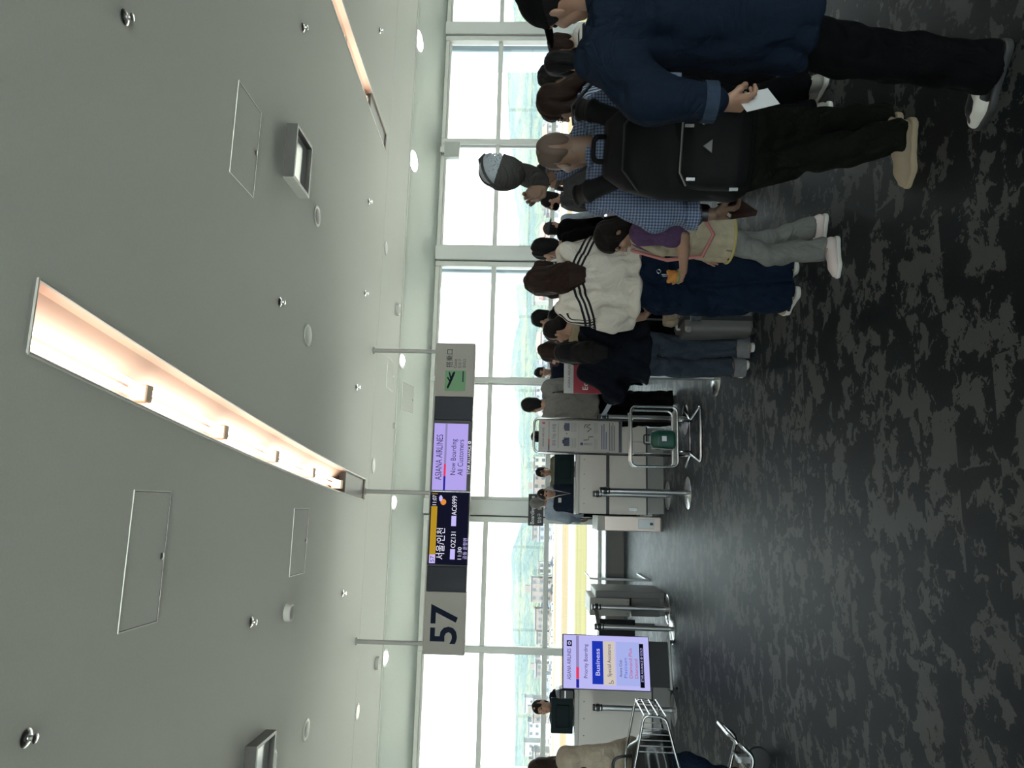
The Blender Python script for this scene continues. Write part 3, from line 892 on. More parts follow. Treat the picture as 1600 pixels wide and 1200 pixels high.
    if style:
        q = SDF(.012 * hs); nz = None
        EH = lambda c, r, k=.012, op='+': q.ell(hp(c), np.array(r) * hs, R=Rh.T, k=k * hs, op=op)
        if style == 'buzz':
            EH((0, -.014, .031), (.0795, .1005, .090)); EH((0, .135, -.045), (.09, .085, .09), .01, '-'); q.plane(hp((0, -.05, -.045)), Rh @ np.array([0, .30, -1]))
            for sd in (-1, 1): EH((sd * .09, .008, -.03), (.018, .028, .04), .005, '-')
        elif style in ('short', 'shortf', 'bun', 'pony', 'cap'):
            EH((0, -.016, .034), (.083, .106, .094)); EH((0, -.066, -.045), (.064, .046, .075), .03)
            EH((0, .135, -.052), (.082, .092, .098), .012, '-')
            for sd in (-1, 1): EH((sd * .088, .012, -.048), (.024, .04, .05), .006, '-')
            if style == 'bun': EH((0, -.115, -.045), (.045, .04, .045), .02)
            if style == 'pony': q.chain([hp((0, -.09, .02)), hp((0, -.125, -.02)), hp((0, -.115, -.14)), hp((0, -.10, -.22))], [.03 * hs, .035 * hs, .03 * hs, .012 * hs], k=.02)
            if style == 'shortf':
                for sd in (-1, 1): EH((sd * .062, .012, -.05), (.026, .05, .075), .02)
                EH((0, .135, -.07), (.060, .092, .115), .012, '-')
        elif style in ('long', 'bob', 'back'):
            L = hair[2] if len(hair) > 2 else {'bob': .16, 'long': .25, 'back': .20}[style]; bo = -(.085 + (top or {}).get('ease', .02) * 1.15)
            EH((0, -.016, .034), (.087, .110, .098))
            q.loft([(-L - .06, .045 * hs, .016 * hs, 0, (bo - .02) * hs if L > .2 else -.1 * hs), (-L + .04, .098 * hs, .045 * hs, 0, bo * hs if L > .2 else -.09 * hs), (-.14, .100 * hs, .065 * hs, 0, (-.062 if L <= .2 else min(-.062, bo + .05)) * hs), (-.02, .094 * hs, .085 * hs, 0, -.026 * hs), (.05, .085 * hs, .09 * hs, 0, -.02 * hs)], R=Rh.T, o=HC, k=.02)
            if style == 'back':
                for sd in (-1, 1): EH((sd * .10, .022, -.055), (.030, .05, .075), .01, '-')
            for sd in (-1, 1) if style != 'back' else (): q.chain([hp((sd * .066, .022, .03)), hp((sd * .079, .030, -.05)), hp((sd * .083, .016, -.13)), hp((sd * .075, -.01, -.13 - L * .4))], [.022 * hs, .024 * hs, .022 * hs, .012 * hs], k=.02)
            EH((0, .140, -.06), (.066, .098, .115), .012, '-')
        nz = folds(.0035 * hs, seed + 5, .55, (1.6, 1.6, .25), 8)
        obj('hair', vq_mesh('hair', [(*q.mesh(hh * 1.15, nz), 0)], [hm]), None, e)
    # ---------------- upper garment
    if top:
        g = SDF(.035 * s); ea = top.get('ease', .022); hem = top.get('hem', .86); bw2 = bw
        fl = top.get('flare', 0.0)
        TT = [(hem, .158 + fl, .118 + fl * .8, 0, -.002), (.95 if hem < .93 else hem + .02, .160 + fl * .7, .118 + fl * .6, 0, -.002), (1.06, .142 * bw2 + fl * .4, .106 * bw2 + fl * .35, 0, 0), (1.24, .158 * bw2 + fl * .15, .114 * bw2 + fl * .1, 0, 0), (1.345, .160 * bw2, .106 * bw2, 0, -.01), (1.425, .105, .078, 0, -.015), (1.455, .075, .066, 0, -.02)]
        TT = [r for i, r in enumerate(TT) if i == 0 or r[0] > hem + .015]
        g.loft([((z - .95) * s, (rx + ea) * s, (ry + ea) * s, cx, cy * s) for z, rx, ry, cx, cy in TT], R=Rl.T, o=piv, k=.05 * s)
        sl = top.get('sleeve', 1.0); ws = top.get('cuff', .045); us = top.get('upper', .066)
        for sd in (-1, 1):
            a, el, wr, t = J[sd]
            inn = a + (up((0, -.01 * s, 1.36 * s)) - a) * .45
            if sl >= .5:
                end = el + (wr - el) * min(1.0, (sl - .5) * 2)
                g.chain([inn, a, el, end], [.085 * s, us * s, (us * .45 + ws * .55 + .004) * s, ws * s], k=.05 * s)
                d = (end - el); d /= np.linalg.norm(d) + 1e-9
                g.p.append(('cutcap', None, None, None, None, None, 0, 'x')) if False else None
            elif sl > 0:
                end = a + (el - a) * sl * 2
                g.chain([inn, a, end], [.085 * s, us * s, (us * .9) * s], k=.05 * s)
        g.plane(up((0, 0, (hem) * s)), Rl @ np.array([0, 0, -1.0]))
        # neck opening
        g.cap(up((0, -.01 * s, 1.43 * s)), up((0, .01 * s, 1.62 * s)), .058 * s, .075 * s, k=.004, op='-')
        amp = top.get('folds', .006)
        obj(top.get('name', 'shirt'), vq_mesh('garment', [(*g.mesh(hb, folds(amp * s, seed, .8, (1, 1, .7))), 0)], [top['m']]), None, e)
        if top.get('collar'):
            cm = top['m'] if top['collar'] is True else top['collar']
            pts = []
            for k in range(14):
                a = 2 * PI * k / 14
                pts.append(up((math.cos(a) * .066 * s, (math.sin(a) * .062 - .012) * s, (1.452 - .022 * math.sin(a)) * s)))
            obj('collar', MB().tube(pts, .014 * s, 8, closed=True), cm, e, smooth=True)
        if top.get('pack'): pass
    # ---------------- lower garment
    if bottom:
        g = SDF(.03 * s); w = bottom.get('w', (.092, .07, .058)); end = bottom.get('end', 0.06); kd = bottom.get('kind', 'trousers')
        g.loft([(.82 * s, .150 * s, .112 * s, 0, 0), (.92 * s, .172 * s, .126 * s, 0, -.004 * s), (1.02 * s, .158 * s * (.5 + .5 * bw), .118 * s * (.5 + .5 * bw), 0, 0)], k=.04 * s)
        for sd in (-1, 1):
            hip, kn, an, ty, hl = legs[sd]
            dn = an - kn; L = np.linalg.norm(dn); dn = dn / L
            stop = kn + dn * (L * (1.0 if end <= .1 else max(.02, (kn[2] - end * s) / max(1e-3, kn[2] - an[2]))) + (.03 * s if end <= .06 else 0))
            g.chain([hip + np.array([sd * .005, 0, -.02]) * s, kn, stop], [w[0] * s, w[1] * s, w[2] * s], k=.03 * s)
            g.ell(stop + dn * .055 * s, np.array([.11, .11, .055]) * s, k=.002, op='-')
        obj(kd, vq_mesh('garment', [(*g.mesh(hb, folds(bottom.get('folds', .007) * s, seed + 9, .7, (1, 1, .8))), 0)], [bottom['m']]), None, e)
    # ---------------- shoes
    if shoes:
        um, sm = shoes
        for sd in (-1, 1):
            hip, kn, an, ty, hl = legs[sd]
            o = empty('shoe_tmp') if False else None
            A = rot('Z', ty); pitch = rot('X', -min(50, hl * 260))
            R = A @ pitch
            base = np.array([an[0], an[1], hl * s * .55])
            W = lambda p: base + R @ (np.array(p) * s)
            u = SDF(.02 * s)
            u.chain([W((0, -.045, .055)), W((0, .04, .05)), W((sd * .006, .14, .038)), W((sd * .004, .185, .032))], [.040 * s, .042 * s, .038 * s, .026 * s])
            u.cap(W((0, -.03, .06)), W((0, -.02, .105)), .040 * s, .042 * s)
            u.plane(W((0, 0, .022)), R @ np.array([0, 0, -1.0]))
            so_ = SDF(.015 * s)
            so_.chain([W((0, -.05, .016)), W((0, .03, .016)), W((sd * .008, .13, .016)), W((sd * .004, .19, .016))], [.042 * s, .038 * s, .046 * s, .030 * s], k=.02 * s)
            so_.plane(W((0, 0, .030)), R @ np.array([0, 0, 1.0])); so_.plane(W((0, 0, 0.001)), R @ np.array([0, 0, -1.0]))
            hq = {0: .005, 1: .006, 2: .010, 3: .013}[lod]
            sh = obj('shoe', vq_mesh('shoe', [(*u.mesh(hq), 0)], [um]), None, e)
            obj('sole', vq_mesh('sole', [(*so_.mesh(hq * .8), 0)], [sm]), None, sh)
            if lod <= 1:
                for yy in (.055, .08, .105):
                    zz = .098 - (yy - .055) * .35
                    obj('lace', MB().tube([W((-.022, yy, zz - .016)), W((0, yy + .004, zz - .003)), W((.022, yy, zz - .016))], .0028 * s, 5), sm, sh)
    tag(e, label, cat, group)
    info = dict(e=e, s=s, J=J, HC=HC, hp=hp, Rh=Rh, up=up, hs=hs, legs=legs, lod=lod, Rl=Rl, piv=piv, hb=hb)
    if extra: extra(info)
    return info

def toworld(info, p):
    e = info['e']; c, s_ = math.cos(e.rotation_euler[2]), math.sin(e.rotation_euler[2])
    return Vector((e.location.x + p[0] * c - p[1] * s_, e.location.y + p[0] * s_ + p[1] * c, p[2]))
def tolocal(pos, heading, H, w):
    """world point -> person frame in units of a 1.72 m person"""
    c, s_ = math.cos(rad(heading)), math.sin(rad(heading)); dx, dy = w[0] - pos[0], w[1] - pos[1]
    k = 1.72 / H
    return ((dx * c + dy * s_) * k, (-dx * s_ + dy * c) * k, w[2] * k)
def glasses(I, m):
    hp, hs, e = I['hp'], I['hs'], I['e']
    g = MB()
    for sd in (-1, 1):
        pts = [hp((sd * .033 + .024 * math.cos(a), .106 - .006 * abs(math.cos(a)), .002 + .018 * math.sin(a))) for a in [2 * PI * i / 12 for i in range(12)]]
        g.tube(pts, .0022 * hs, 5, closed=True)
        g.tube([hp((sd * .058, .098, .006)), hp((sd * .078, .05, .008)), hp((sd * .082, -.012, .004))], .0022 * hs, 5)
    g.tube([hp((-.01, .108, .004)), hp((.01, .108, .004))], .0022 * hs, 5)
    obj('glasses', g, m, e)
def ballcap(I, m, back=False):
    hp, hs, e, Rh = I['hp'], I['hs'], I['e'], I['Rh']
    q = SDF(.01 * hs); q.ell(hp((0, -.014, .035)), np.array([.089, .112, .102]) * hs, R=Rh.T); q.plane(hp((0, 0, .03)), Rh @ np.array([0, -.12, -1.0]))
    q.ell(hp((0, .115, .032)), np.array([.072, .085, .010]) * hs, R=(Rh @ rot('X', -8)).T, k=.006)
    q.ell(hp((0, -.014, .138)), np.array([.010, .010, .006]) * hs, R=Rh.T)
    obj('cap', vq_mesh('cap', [(*q.mesh(.006 if I['lod'] < 3 else .01), 0)], [m]), None, e)
# ================================================================== SIGNS
SIGNG = mat('sign_grey', (0.27, 0.255, 0.235), 0.55, noise=.03, nscale=20)
SIGNSIDE = mat('sign_edge', (0.30, 0.29, 0.275), 0.5)
SCRDARK = emis('screen_dark', srgb(30, 31, 55), 0.45)
SCRBLANK = mat('blank_panel', (0.010, 0.013, 0.022), 0.4, spec=.2)
SCRLILAC = emis('screen_lilac', srgb(172, 158, 226), 0.95)
LILACB = emis('screen_lilac_bright', srgb(190, 180, 240), 0.95)
TXTW = emis('screen_white_text', srgb(225, 222, 240), 0.95)
TXTD = emis('screen_dark_text', srgb(52, 42, 92), 0.8)
YEL = emis('screen_yellow', srgb(188, 150, 40), 0.8)
SRED = emis('screen_red', srgb(225, 60, 95), 0.9); SBLUE = emis('screen_blue', srgb(40, 40, 150), 0.9); SGREYB = emis('screen_grey', srgb(150, 140, 190), 0.8)
ORANGE = emis('screen_orange', srgb(225, 140, 60), 0.9)
SIGNGREEN = mat('sign_green', (0.10, 0.24, 0.115), 0.5); SIGNINK = mat('sign_ink', (0.006, 0.010, 0.026), 0.7, spec=.1)

YS = 10.05
gs = empty('gate_sign', (0.177, 10.13, 2.50))
def gx(x): return x - 0.177
def gz(z): return z - 2.50
YF = YS - 10.13
obj('casing', MB().box(gx(-1.985), gx(-1.161), -.075, .075, 0, .56, bev=.006), SIGNG, gs)
obj('casing', MB().box(gx(1.552), gx(2.339), -.075, .075, 0, .56, bev=.006), SIGNG, gs)
obj('blank_panel', MB().box(gx(-1.157), gx(-.822), -.07, .07, .004, .556, bev=.004), SCRBLANK, gs)
obj('blank_panel', MB().box(gx(1.213), gx(1.548), -.07, .07, .004, .556, bev=.004), SCRBLANK, gs)
obj('display', MB().box(gx(-.818), gx(.200), -.078, .07, 0, .56, bev=.004), BLACK, gs)
obj('display', MB().box(gx(.204), gx(1.209), -.078, .07, 0, .56, bev=.004), BLACK, gs)
obj('rail', MB().box(gx(-1.985), gx(2.339), -.03, .03, .56, .575), SIGNSIDE, gs)
obj('screen', MB().box(gx(-.800), gx(.185), -.082, -.0775, .012, .548), SCRDARK, gs)
obj('screen', MB().box(gx(.219), gx(1.160), -.082, -.0775, .055, .540), SCRLILAC, gs)
for x in (-1.86, 0.175, 2.222):
    p = obj('hanger_pole', MB().lathe([(.030, .56), (.030, 1.488)], (gx(x), 0, 0), 14), mat('pole_grey', (.32, .32, .31), .45) if x == -1.86 else bpy.data.materials['pole_grey'], gs, smooth='a')
    obj('flange', MB().lathe([(.052, 1.488), (.052, 1.5)], (gx(x), 0, 0), 18), SIGNSIDE, p, smooth='a')
fz = lambda a: tuple(a)
yA, yB = -.0765, -.0835
def st(s, x0, z0, x1, z1, m, y, nm='lettering', bold=.0): text(nm, s, gx(x0), gz(z0), gx(x1), gz(z1), y, m, gs, bold)
def sb(x0, z0, x1, z1, m, y, nm): obj(nm, MB().box(gx(x0), gx(x1), y - .0008, y, gz(z0), gz(z1)), m, gs)
st('57', -1.839, 2.603, -1.323, 2.975, SIGNINK, yA, 'gate_number', .022)
st('搭乗口', 1.976, 2.820, 2.242, 2.913, SIGNINK, yA)
st('Gate', 1.969, 2.756, 2.101, 2.803, GREYINK, yA); st('탑승구', 1.970, 2.691, 2.103, 2.742, GREYINK, yA); st('登机口', 1.972, 2.626, 2.104, 2.672, GREYINK, yA)
obj('pictogram_field', MB().prism([(gx(x), gz(z)) for x, z in rrect(1.631, 1.931, 2.621, 2.921, .012)], yA - .0008, yA), SIGNGREEN, gs)
ap = MB()
yp = yA - .0022
def poly(pts): ap.prism([(gx(x), gz(z)) for x, z in pts], yp, yp + .0012)
poly([(1.672, 2.888), (1.668, 2.868), (1.80, 2.812), (1.845, 2.795), (1.905, 2.775), (1.918, 2.786), (1.90, 2.812), (1.83, 2.836), (1.70, 2.886)])
poly([(1.775, 2.838), (1.815, 2.822), (1.905, 2.852), (1.915, 2.868), (1.895, 2.870)]); poly([(1.748, 2.845), (1.775, 2.834), (1.84, 2.880), (1.832, 2.890), (1.815, 2.886)])
poly([(1.765, 2.653), (1.925, 2.653), (1.925, 2.668), (1.765, 2.668)])
ap.v = [(-(x - gx(1.781)) + gx(1.781) if False else x, y, z) for x, y, z in ap.v]
obj('aircraft_pictogram', ap, SIGNINK, gs)
# right-hand screen
st('ASIANA AIRLINES', .357, 2.911, .999, 3.002, TXTD, yB); sb(.219, 2.853, 1.158, 2.882, SGREYB, yB + .0006, 'screen_band'); sb(.413, 2.853, .583, 2.882, SRED, yB, 'screen_band'); sb(.219, 2.853, .413, 2.882, SBLUE, yB, 'screen_band')
st('Now Boarding', .434, 2.695, .940, 2.788, TXTD, yB); st('All Customers', .428, 2.612, .933, 2.688, TXTD, yB)
st('STAR ALLIANCE ✪', .449, 2.511, .917, 2.552, TXTW, yB)
# left-hand screen
sb(-.782, 2.949, .169, 3.034, YEL, yB + .0006, 'header_bar'); sb(-.782, 2.951, -.665, 3.032, LILACB, yB, 'header_box'); st('57', -.765, 2.962, -.685, 3.018, TXTD, yB - .001)
for c, x in zip('탑승중', (-.47, -.30, -.145)): st(c, x - .035, 2.963, x + .035, 3.022, TXTD, yB)
sb(-.008, 2.945, .160, 3.036, SCRDARK, yB, 'clock_box'); st('11:07', .008, 2.965, .146, 3.020, TXTW, yB - .001)
st('서울/인천', -.728, 2.825, -.304, 2.945, TXTW, yB)
obj('weather_icon', MB().prism([(gx(.055 + .042 * math.cos(a)), gz(2.868 + .040 * math.sin(a))) for a in [2 * PI * i / 18 for i in range(18)]], yB - .0008, yB), ORANGE, gs)
cl = MB()
for cx_, r_ in ((.085, .022), (.108, .026), (.128, .018)): cl.prism([(gx(cx_ + r_ * math.cos(a)), gz(2.905 + r_ * math.sin(a))) for a in [2 * PI * i / 14 for i in range(14)]], yB - .0016, yB - .0008)
obj('weather_icon', cl, LILACB, gs)
sb(-.724, 2.678, -.586, 2.745, LILACB, yB, 'airline_box'); st('OZ131', -.568, 2.676, -.351, 2.740, TXTW, yB)
sb(-.273, 2.678, -.133, 2.745, LILACB, yB, 'airline_box'); st('AC6999', -.124, 2.676, .141, 2.745, TXTW, yB)
st('11:30', -.721, 2.588, -.557, 2.641, TXTW, yB); st('공동 운항편', -.719, 2.512, -.434, 2.570, LILACB, yB)
tag(gs, 'long hanging gate sign reading 57 with flight screens and a green departures pictogram', 'sign')

# black boarding sign on its post
bs_ = empty('boarding_sign', (-.02, 11.5, 0))
obj('panel', MB().box(-.25, .245, -.012, .012, 1.447, 1.688, bev=.004), mat('sign_black', (.010, .010, .011), .5), bs_)
obj('post', MB().lathe([(.018, .02), (.018, 1.45)], (0, .03, 0), 12), STEEL, bs_, smooth='a'); obj('foot', MB().lathe([(.15, 0), (.15, .012), (.03, .022)], (0, .03, 0), 24), STEEL, bs_, smooth='a')
text('lettering', 'Boarding Gate', -.225, 1.572, .215, 1.655, -.0135, WHITE, bs_); text('lettering', '搭乘口', .0, 1.477, .15, 1.540, -.0135, WHITE, bs_); text('lettering', '탑승구', -.205, 1.477, -.06, 1.540, -.0135, WHITE, bs_)
tag(bs_, 'black boarding gate sign with white lettering behind the counter', 'sign')

# ================================================================== STANCHIONS
HEADM = mat('stanchion_head', (0.06, 0.06, 0.062), .35, .6)
def stanchion(x, y, h, label, hd=0):
    e = empty('stanchion', (x, y, 0), hd)
    obj('base', MB().lathe([(.168, 0.001), (.168, .010), (.150, .018), (.060, .028), (.036, .034)], n=36), CHROME, e, smooth='a')
    obj('pole', MB().lathe([(.029, .03), (.029, h - .10)], n=18), STEEL, e, smooth='a')
    k = obj('head', MB().lathe([(.033, h - .105), (.036, h - .10), (.036, h - .01), (.032, h), (.01, h + .001)], n=20), HEADM, e, smooth='a')
    obj('band', MB().lathe([(.0375, h - .035), (.0375, h - .025)], n=20), CHROME, k); obj('band', MB().lathe([(.0375, h - .088), (.0375, h - .078)], n=20), CHROME, k)
    for a in (0, 90, 180, 270):
        obj('belt_slot', MB().box(-.006, .006, .033, .040, h - .072, h - .042, R=Matrix.Rotation(rad(a), 3, 'Z'), c=(0, 0, h - .057)), BLACK, k)
    return tag(e, label, 'stanchion', 'belt barrier posts')
stanchion(1.187, 6.26, .88, 'belt barrier post carrying the red economy sign beside the dark-haired woman')
stanchion(.978, 7.57, .93, 'belt barrier post to the right of the baggage gauge')
stanchion(.20, 7.50, .92, 'belt barrier post standing in front of the counter')
stanchion(.19, 8.62, .90, 'belt barrier post tucked against the counter front')
stanchion(-1.305, 8.45, .885, 'belt barrier post just right of the signage screen')
stanchion(-1.125, 8.72, .895, 'belt barrier post in front of the left boarding gate machine')
stanchion(-2.16, 8.42, .90, 'belt barrier post in front of the left counter')
def belt(p, q, m, label, sag=.02, w=.048):
    b = MB(); vv = []; n = 10
    for i in range(n + 1):
        t = i / n; P = Vector(p).lerp(Vector(q), t); P.z -= sag * 4 * t * (1 - t)
        vv += [(P.x, P.y, P.z - w / 2), (P.x, P.y, P.z + w / 2), (P.x + .002, P.y + .002, P.z - w / 2), (P.x + .002, P.y + .002, P.z + w / 2)]
    ff = []
    for i in range(n):
        a = i * 4; c = a + 4
        ff += [(a, c, c + 1, a + 1), (a + 2, a + 3, c + 3, c + 2), (a + 1, c + 1, c + 3, a + 3), (a, a + 2, c + 2, c)]
    tag(obj('barrier_belt', b.add(vv, ff), m), label, 'barrier belt')
BELT = mat('grey_belt', (.26, .30, .35), .6)
belt((.99, 7.53, .885), (1.18, 6.30, .83), BELT, 'grey blue barrier belt between the gauge and the economy sign post', .01)
belt((-1.14, 8.69, .85), (-1.30, 8.49, .84), mat('dark_belt', (.10, .10, .10), .6), 'short dark barrier belt beside the signage screen', .008)

# economy sign on the post
es = empty('economy_sign', (1.187, 6.225, .885))
o_ = lambda x: x - 1.187
PAPW = mat('sign_paper', (.42, .41, .41), .5); SRD = mat('sign_red', (.26, .018, .035), .45)
obj('holder', MB().box(-.012, .012, -.004, .012, -.02, .12).box(-.05, .05, -.006, .006, .095, .11), STEEL, es)
obj('panel', MB().box(o_(1.013), o_(1.345), -.005, .005, 1.272 - .885, 1.357 - .885), PAPW, es)
obj('red_field', MB().box(o_(1.013), o_(1.345), -.005, .005, .995 - .885, 1.272 - .885), SRD, es)
text('lettering', 'ASIANA AIRLINES', o_(1.06), 1.300 - .885, o_(1.285), 1.322 - .885, -.0065, GREYINK, es); text('lettering', 'Economy', o_(1.045), 1.130 - .885, o_(1.31), 1.192 - .885, -.0065, WHITE, es, .01)
tag(es, 'red and white economy class sign on a barrier post', 'sign')

# ================================================================== COUNTERS AND GATES
CNT = mat('counter_laminate', (0.62, 0.585, 0.54), .5, noise=.03, nscale=6); KICK = mat('kick_plate', (.25, .245, .235), .45); CTOP = mat('counter_top', (.42, .41, .39), .4)
def counter(x0, x1, y0, y1, label, gapz=True):
    e = empty('gate_counter', (x0, y0, 0)); w = x1 - x0; d = y1 - y0
    obj('body', MB().box(0.01, w - .01, .012, d, .22, 1.045), CNT, e)
    obj('kick_plate', MB().box(0.02, w - .02, .04, d - .02, 0, .20), KICK, e)
    obj('shadow_gap', MB().box(.004, w - .004, .02, d, .20, .225), BLACK, e)
    if gapz:
        obj('panel', MB().box(0, w, 0, .014, .712, 1.045, bev=.002), CNT, e); obj('panel', MB().box(0, w, 0, .014, .225, .672, bev=.002), CNT, e); obj('shadow_gap', MB().box(.0, w, .006, .02, .672, .712), BLACK, e)
    else:
        obj('panel', MB().box(0, w, 0, .014, .225, 1.045, bev=.002), CNT, e)
    obj('top', MB().box(-.012, w + .012, -.014, d, 1.045, 1.09, bev=.005), CTOP, e)
    for i in range(int(w / .18)):
        obj('screw', MB().lathe([(.006, -.0), (.006, .003), (.002, .004)], (.12 + i * .18, -.001, .985), 10, R=Matrix.Rotation(PI / 2, 3, 'X')), BLACK, e)
    return tag(e, label, 'counter', 'gate counters')
c1 = counter(-.045, 1.05, 8.90, 9.30, 'grey gate counter with a dark mid gap behind the baggage gauge')
obj('card_slot', MB().box(.04, .085, -.008, 0, .33, .43, bev=.002), STEEL, c1)
c2 = counter(-3.35, -1.93, 8.60, 8.94, 'plain grey gate counter behind the signage screen', False)
# monitors
MON = mat('monitor_back', (.004, .012, .014), .65, spec=.15)
def monitor(x, y, w, h, label):
    e = empty('monitor', (x, y, 1.09))
    obj('back', MB().box(-w / 2, w / 2, -.02, .012, .012, h, bev=.006), MON, e); obj('inner_back', MB().box(-w * .32, w * .32, -.034, -.018, h * .2, h * .8, bev=.006), MON, e)
    obj('glass', MB().box(-w / 2 + .01, w / 2 - .01, .0115, .014, .022, h - .01), BLACK, e); obj('stand', MB().box(-.04, .04, -.01, .03, 0, .03), BLACK, e); obj('foot', MB().box(-.10, .10, -.05, .08, 0, .008, bev=.003), BLACK, e)
    obj('rim', MB().box(-w / 2, w / 2, .012, .016, h - .006, h), STEEL, e)
    tag(e, label, 'monitor', 'monitors on the counters')
monitor(.50, 9.06, .38, .262, 'dark monitor back on the counter beside the gate agent'); monitor(-2.35, 8.76, .38, .262, 'dark monitor back on the left counter')
e = empty('ticket_printer', (-2.09, 8.76, 1.09)); obj('case', MB().box(-.065, .05, -.08, .10, 0, .17, bev=.015), BLACK, e); obj('lid', MB().prism([(-.06, .17), (.045, .17), (.03, .215), (-.05, .205)], -.07, .09), mat('printer_lid', (.03, .03, .032), .35), e); obj('ticket_slot', MB().box(-.05, .03, -.083, -.079, .10, .112), STEEL, e)
tag(e, 'black ticket printer on the left counter beside the monitor', 'printer')

# boarding gate machines
PINK = mat('brushed_warm_steel', (.55, .46, .41), .38, .85, noise=.08, nscale=60, stretch=(1, 1, .05)); GM = mat('gate_machine_grey', (.12, .12, .115), .45); GP = mat('gate_machine_panel', (.40, .39, .36), .5)
e = empty('boarding_gate_machine', (-.155, 9.05, 0))
obj('cabinet', MB().box(-.095, .085, 0, .85, .02, .72, bev=.006), PINK, e); obj('top', MB().prism([(-.095, .72), (.085, .72), (.085, .795), (-.095, .805)], 0.0, .85), GP, e); obj('plinth', MB().box(-.09, .08, .01, .84, 0, .03), GM, e)
obj('service_door', MB().box(-.06, .06, -.006, .002, .10, .30, bev=.002), STEEL, e); obj('lock', MB().box(-.015, .015, -.012, -.004, .115, .155), BLACK, e)
tag(e, 'boarding gate machine with a warm brushed steel front beside the counter', 'gate machine', 'boarding gate machines')
e = empty('boarding_gate_machine', (-1.09, 8.95, 0))
obj('cabinet', MB().box(-.16, .06, 0, .8, .06, .40, bev=.005), GM, e); obj('panel', MB().box(-.165, .045, -.01, .78, .42, .90, bev=.008), GP, e); obj('side_leaf', MB().box(.05, .13, -.02, .8, .0, .82, bev=.006), GM, e); obj('leaf_top', MB().box(.05, .13, -.02, .8, .82, .835), GP, e); obj('foot', MB().box(-.15, .05, .01, .78, 0, .06), KICK, e)
for z, x in ((.45, -.13), (.45, .01)): obj('screw', MB().lathe([(.006, 0), (.006, .003)], (x, -.012, z), 10, R=Matrix.Rotation(PI / 2, 3, 'X')), BLACK, e)
tag(e, 'grey boarding gate machine left of the passage', 'gate machine', 'boarding gate machines')
e = empty('smoked_barrier', (-1.50, 9.7, 0)); obj('panel', MB().box(-.42, .10, 0, .03, .25, .72, bev=.004), mat('smoked_panel', (.018, .02, .024), .25), e); obj('leg', MB().box(-.38, -.35, 0, .03, 0, .25), GM, e); obj('leg', MB().box(.03, .06, 0, .03, 0, .25), GM, e); obj('handle', MB().box(-.05, .06, -.012, 0, .62, .64, bev=.003), BLACK, e)
tag(e, 'low smoked dark barrier panel behind the signage screen', 'barrier')
e = empty('glass_wing', (-.92, 10.0, 0)); obj('pane', MB().box(-.006, .006, 0, .9, .06, .80), GLASS, e); obj('rail', MB().box(-.012, .012, 0, .9, .80, .825, bev=.003), mat('pale_rail', (.5, .52, .54), .35), e); obj('shoe_channel', MB().box(-.015, .015, 0, .9, 0, .06), STEEL, e); obj('end_post', MB().box(-.015, .015, -.02, .01, 0, .825, bev=.003), STEEL, e)
tag(e, 'clear glass wing panel beside the boarding passage', 'glass panel')

# ================================================================== DIGITAL SIGNAGE ON CASTERS
sg = empty('signage_screen', (-1.655, 8.28, 0), rad(15))
W_, Z0, Z1 = .283, .292, 1.252
obj('casing', MB().box(-W_, W_, -.03, .035, Z0, Z1, bev=.006), BLACK, sg)
LIL2 = emis('signage_lilac', srgb(176, 174, 228), 1.0); LIL3 = emis('signage_pale_blue', srgb(160, 170, 225), .95); CREAM = emis('signage_cream', srgb(200, 190, 178), .95); ROYAL = emis('signage_blue', srgb(28, 52, 170), .95); SGT = emis('signage_text', srgb(48, 44, 92), .8); SGR = emis('signage_red', srgb(190, 70, 110), .9); SGB = emis('signage_midblue', srgb(90, 110, 205), .9); SBK = emis('signage_black', srgb(14, 14, 20), .6)
obj('screen', MB().box(-W_ + .008, W_ - .008, -.034, -.0295, Z0 + .008, Z1 - .012), LIL2, sg)
def uv(xa, xb, yl, yr):     # panel fractions measured down and across the screen
    f = lambda y: -W_ + (1071 - y) / (1071 - 993) * 2 * W_
    g = lambda x: Z1 - (x - 878) / (1014 - 878) * (Z1 - Z0)
    return f(yl), g(xb), f(yr), g(xa)
def sgb(nm, m, xa, xb, yl, yr, y=-.0345):
    x0, z0, x1, z1 = uv(xa, xb, yl, yr); obj(nm, MB().box(x0, x1, y - .0006, y, z0, z1), m, sg)
def sgt(s, m, xa, xb, yl, yr, y=-.0362, bold=.0):
    x0, z0, x1, z1 = uv(xa, xb, yl, yr); text('lettering', s, x0, z0, x1, z1, y, m, sg, bold)
sgt('ASIANA AIRLINES', SGT, 885.5, 891.5, 1058, 1014); sgb('emblem', SBK, 885, 893, 1010.5, 1002); sgt('✪', LIL2, 886.5, 891.5, 1009, 1003.5, -.0366)
sgb('colour_band', SGREYB, 899.5, 904, 1069, 995); sgb('colour_band', SBLUE, 899.5, 904, 1069, 1057, -.0350); sgb('colour_band', SRED, 899.5, 904, 1056, 1040, -.0350)
sgt('Priority Boarding', SGT, 911.5, 919, 1055, 1007); sgb('blue_field', ROYAL, 924.5, 941.5, 1063, 1002); sgt('Business', LIL2, 929.5, 936.5, 1051, 1013, bold=.018)
sgb('cream_field', CREAM, 942, 960, 1064, 1002); sgt('Special Assistance', SGT, 948, 955.5, 1052, 1006)
ic = MB(); x0, z0, x1, z1 = uv(948, 957, 1063, 1055)
ic.tube([(x0 + (x1 - x0) * .4 + .014 * math.cos(a), -.036, z0 + .012 + .012 * math.sin(a)) for a in [rad(150 + 22 * k) for k in range(11)]], .0022, 5); ic.tube([(x0 + .012, -.036, z1 - .01), (x0 + .016, -.036, z0 + .022), (x0 + .036, -.036, z0 + .022), (x0 + .044, -.036, z0 + .004)], .0028, 5)
obj('wheelchair_icon', ic, SGT, sg)
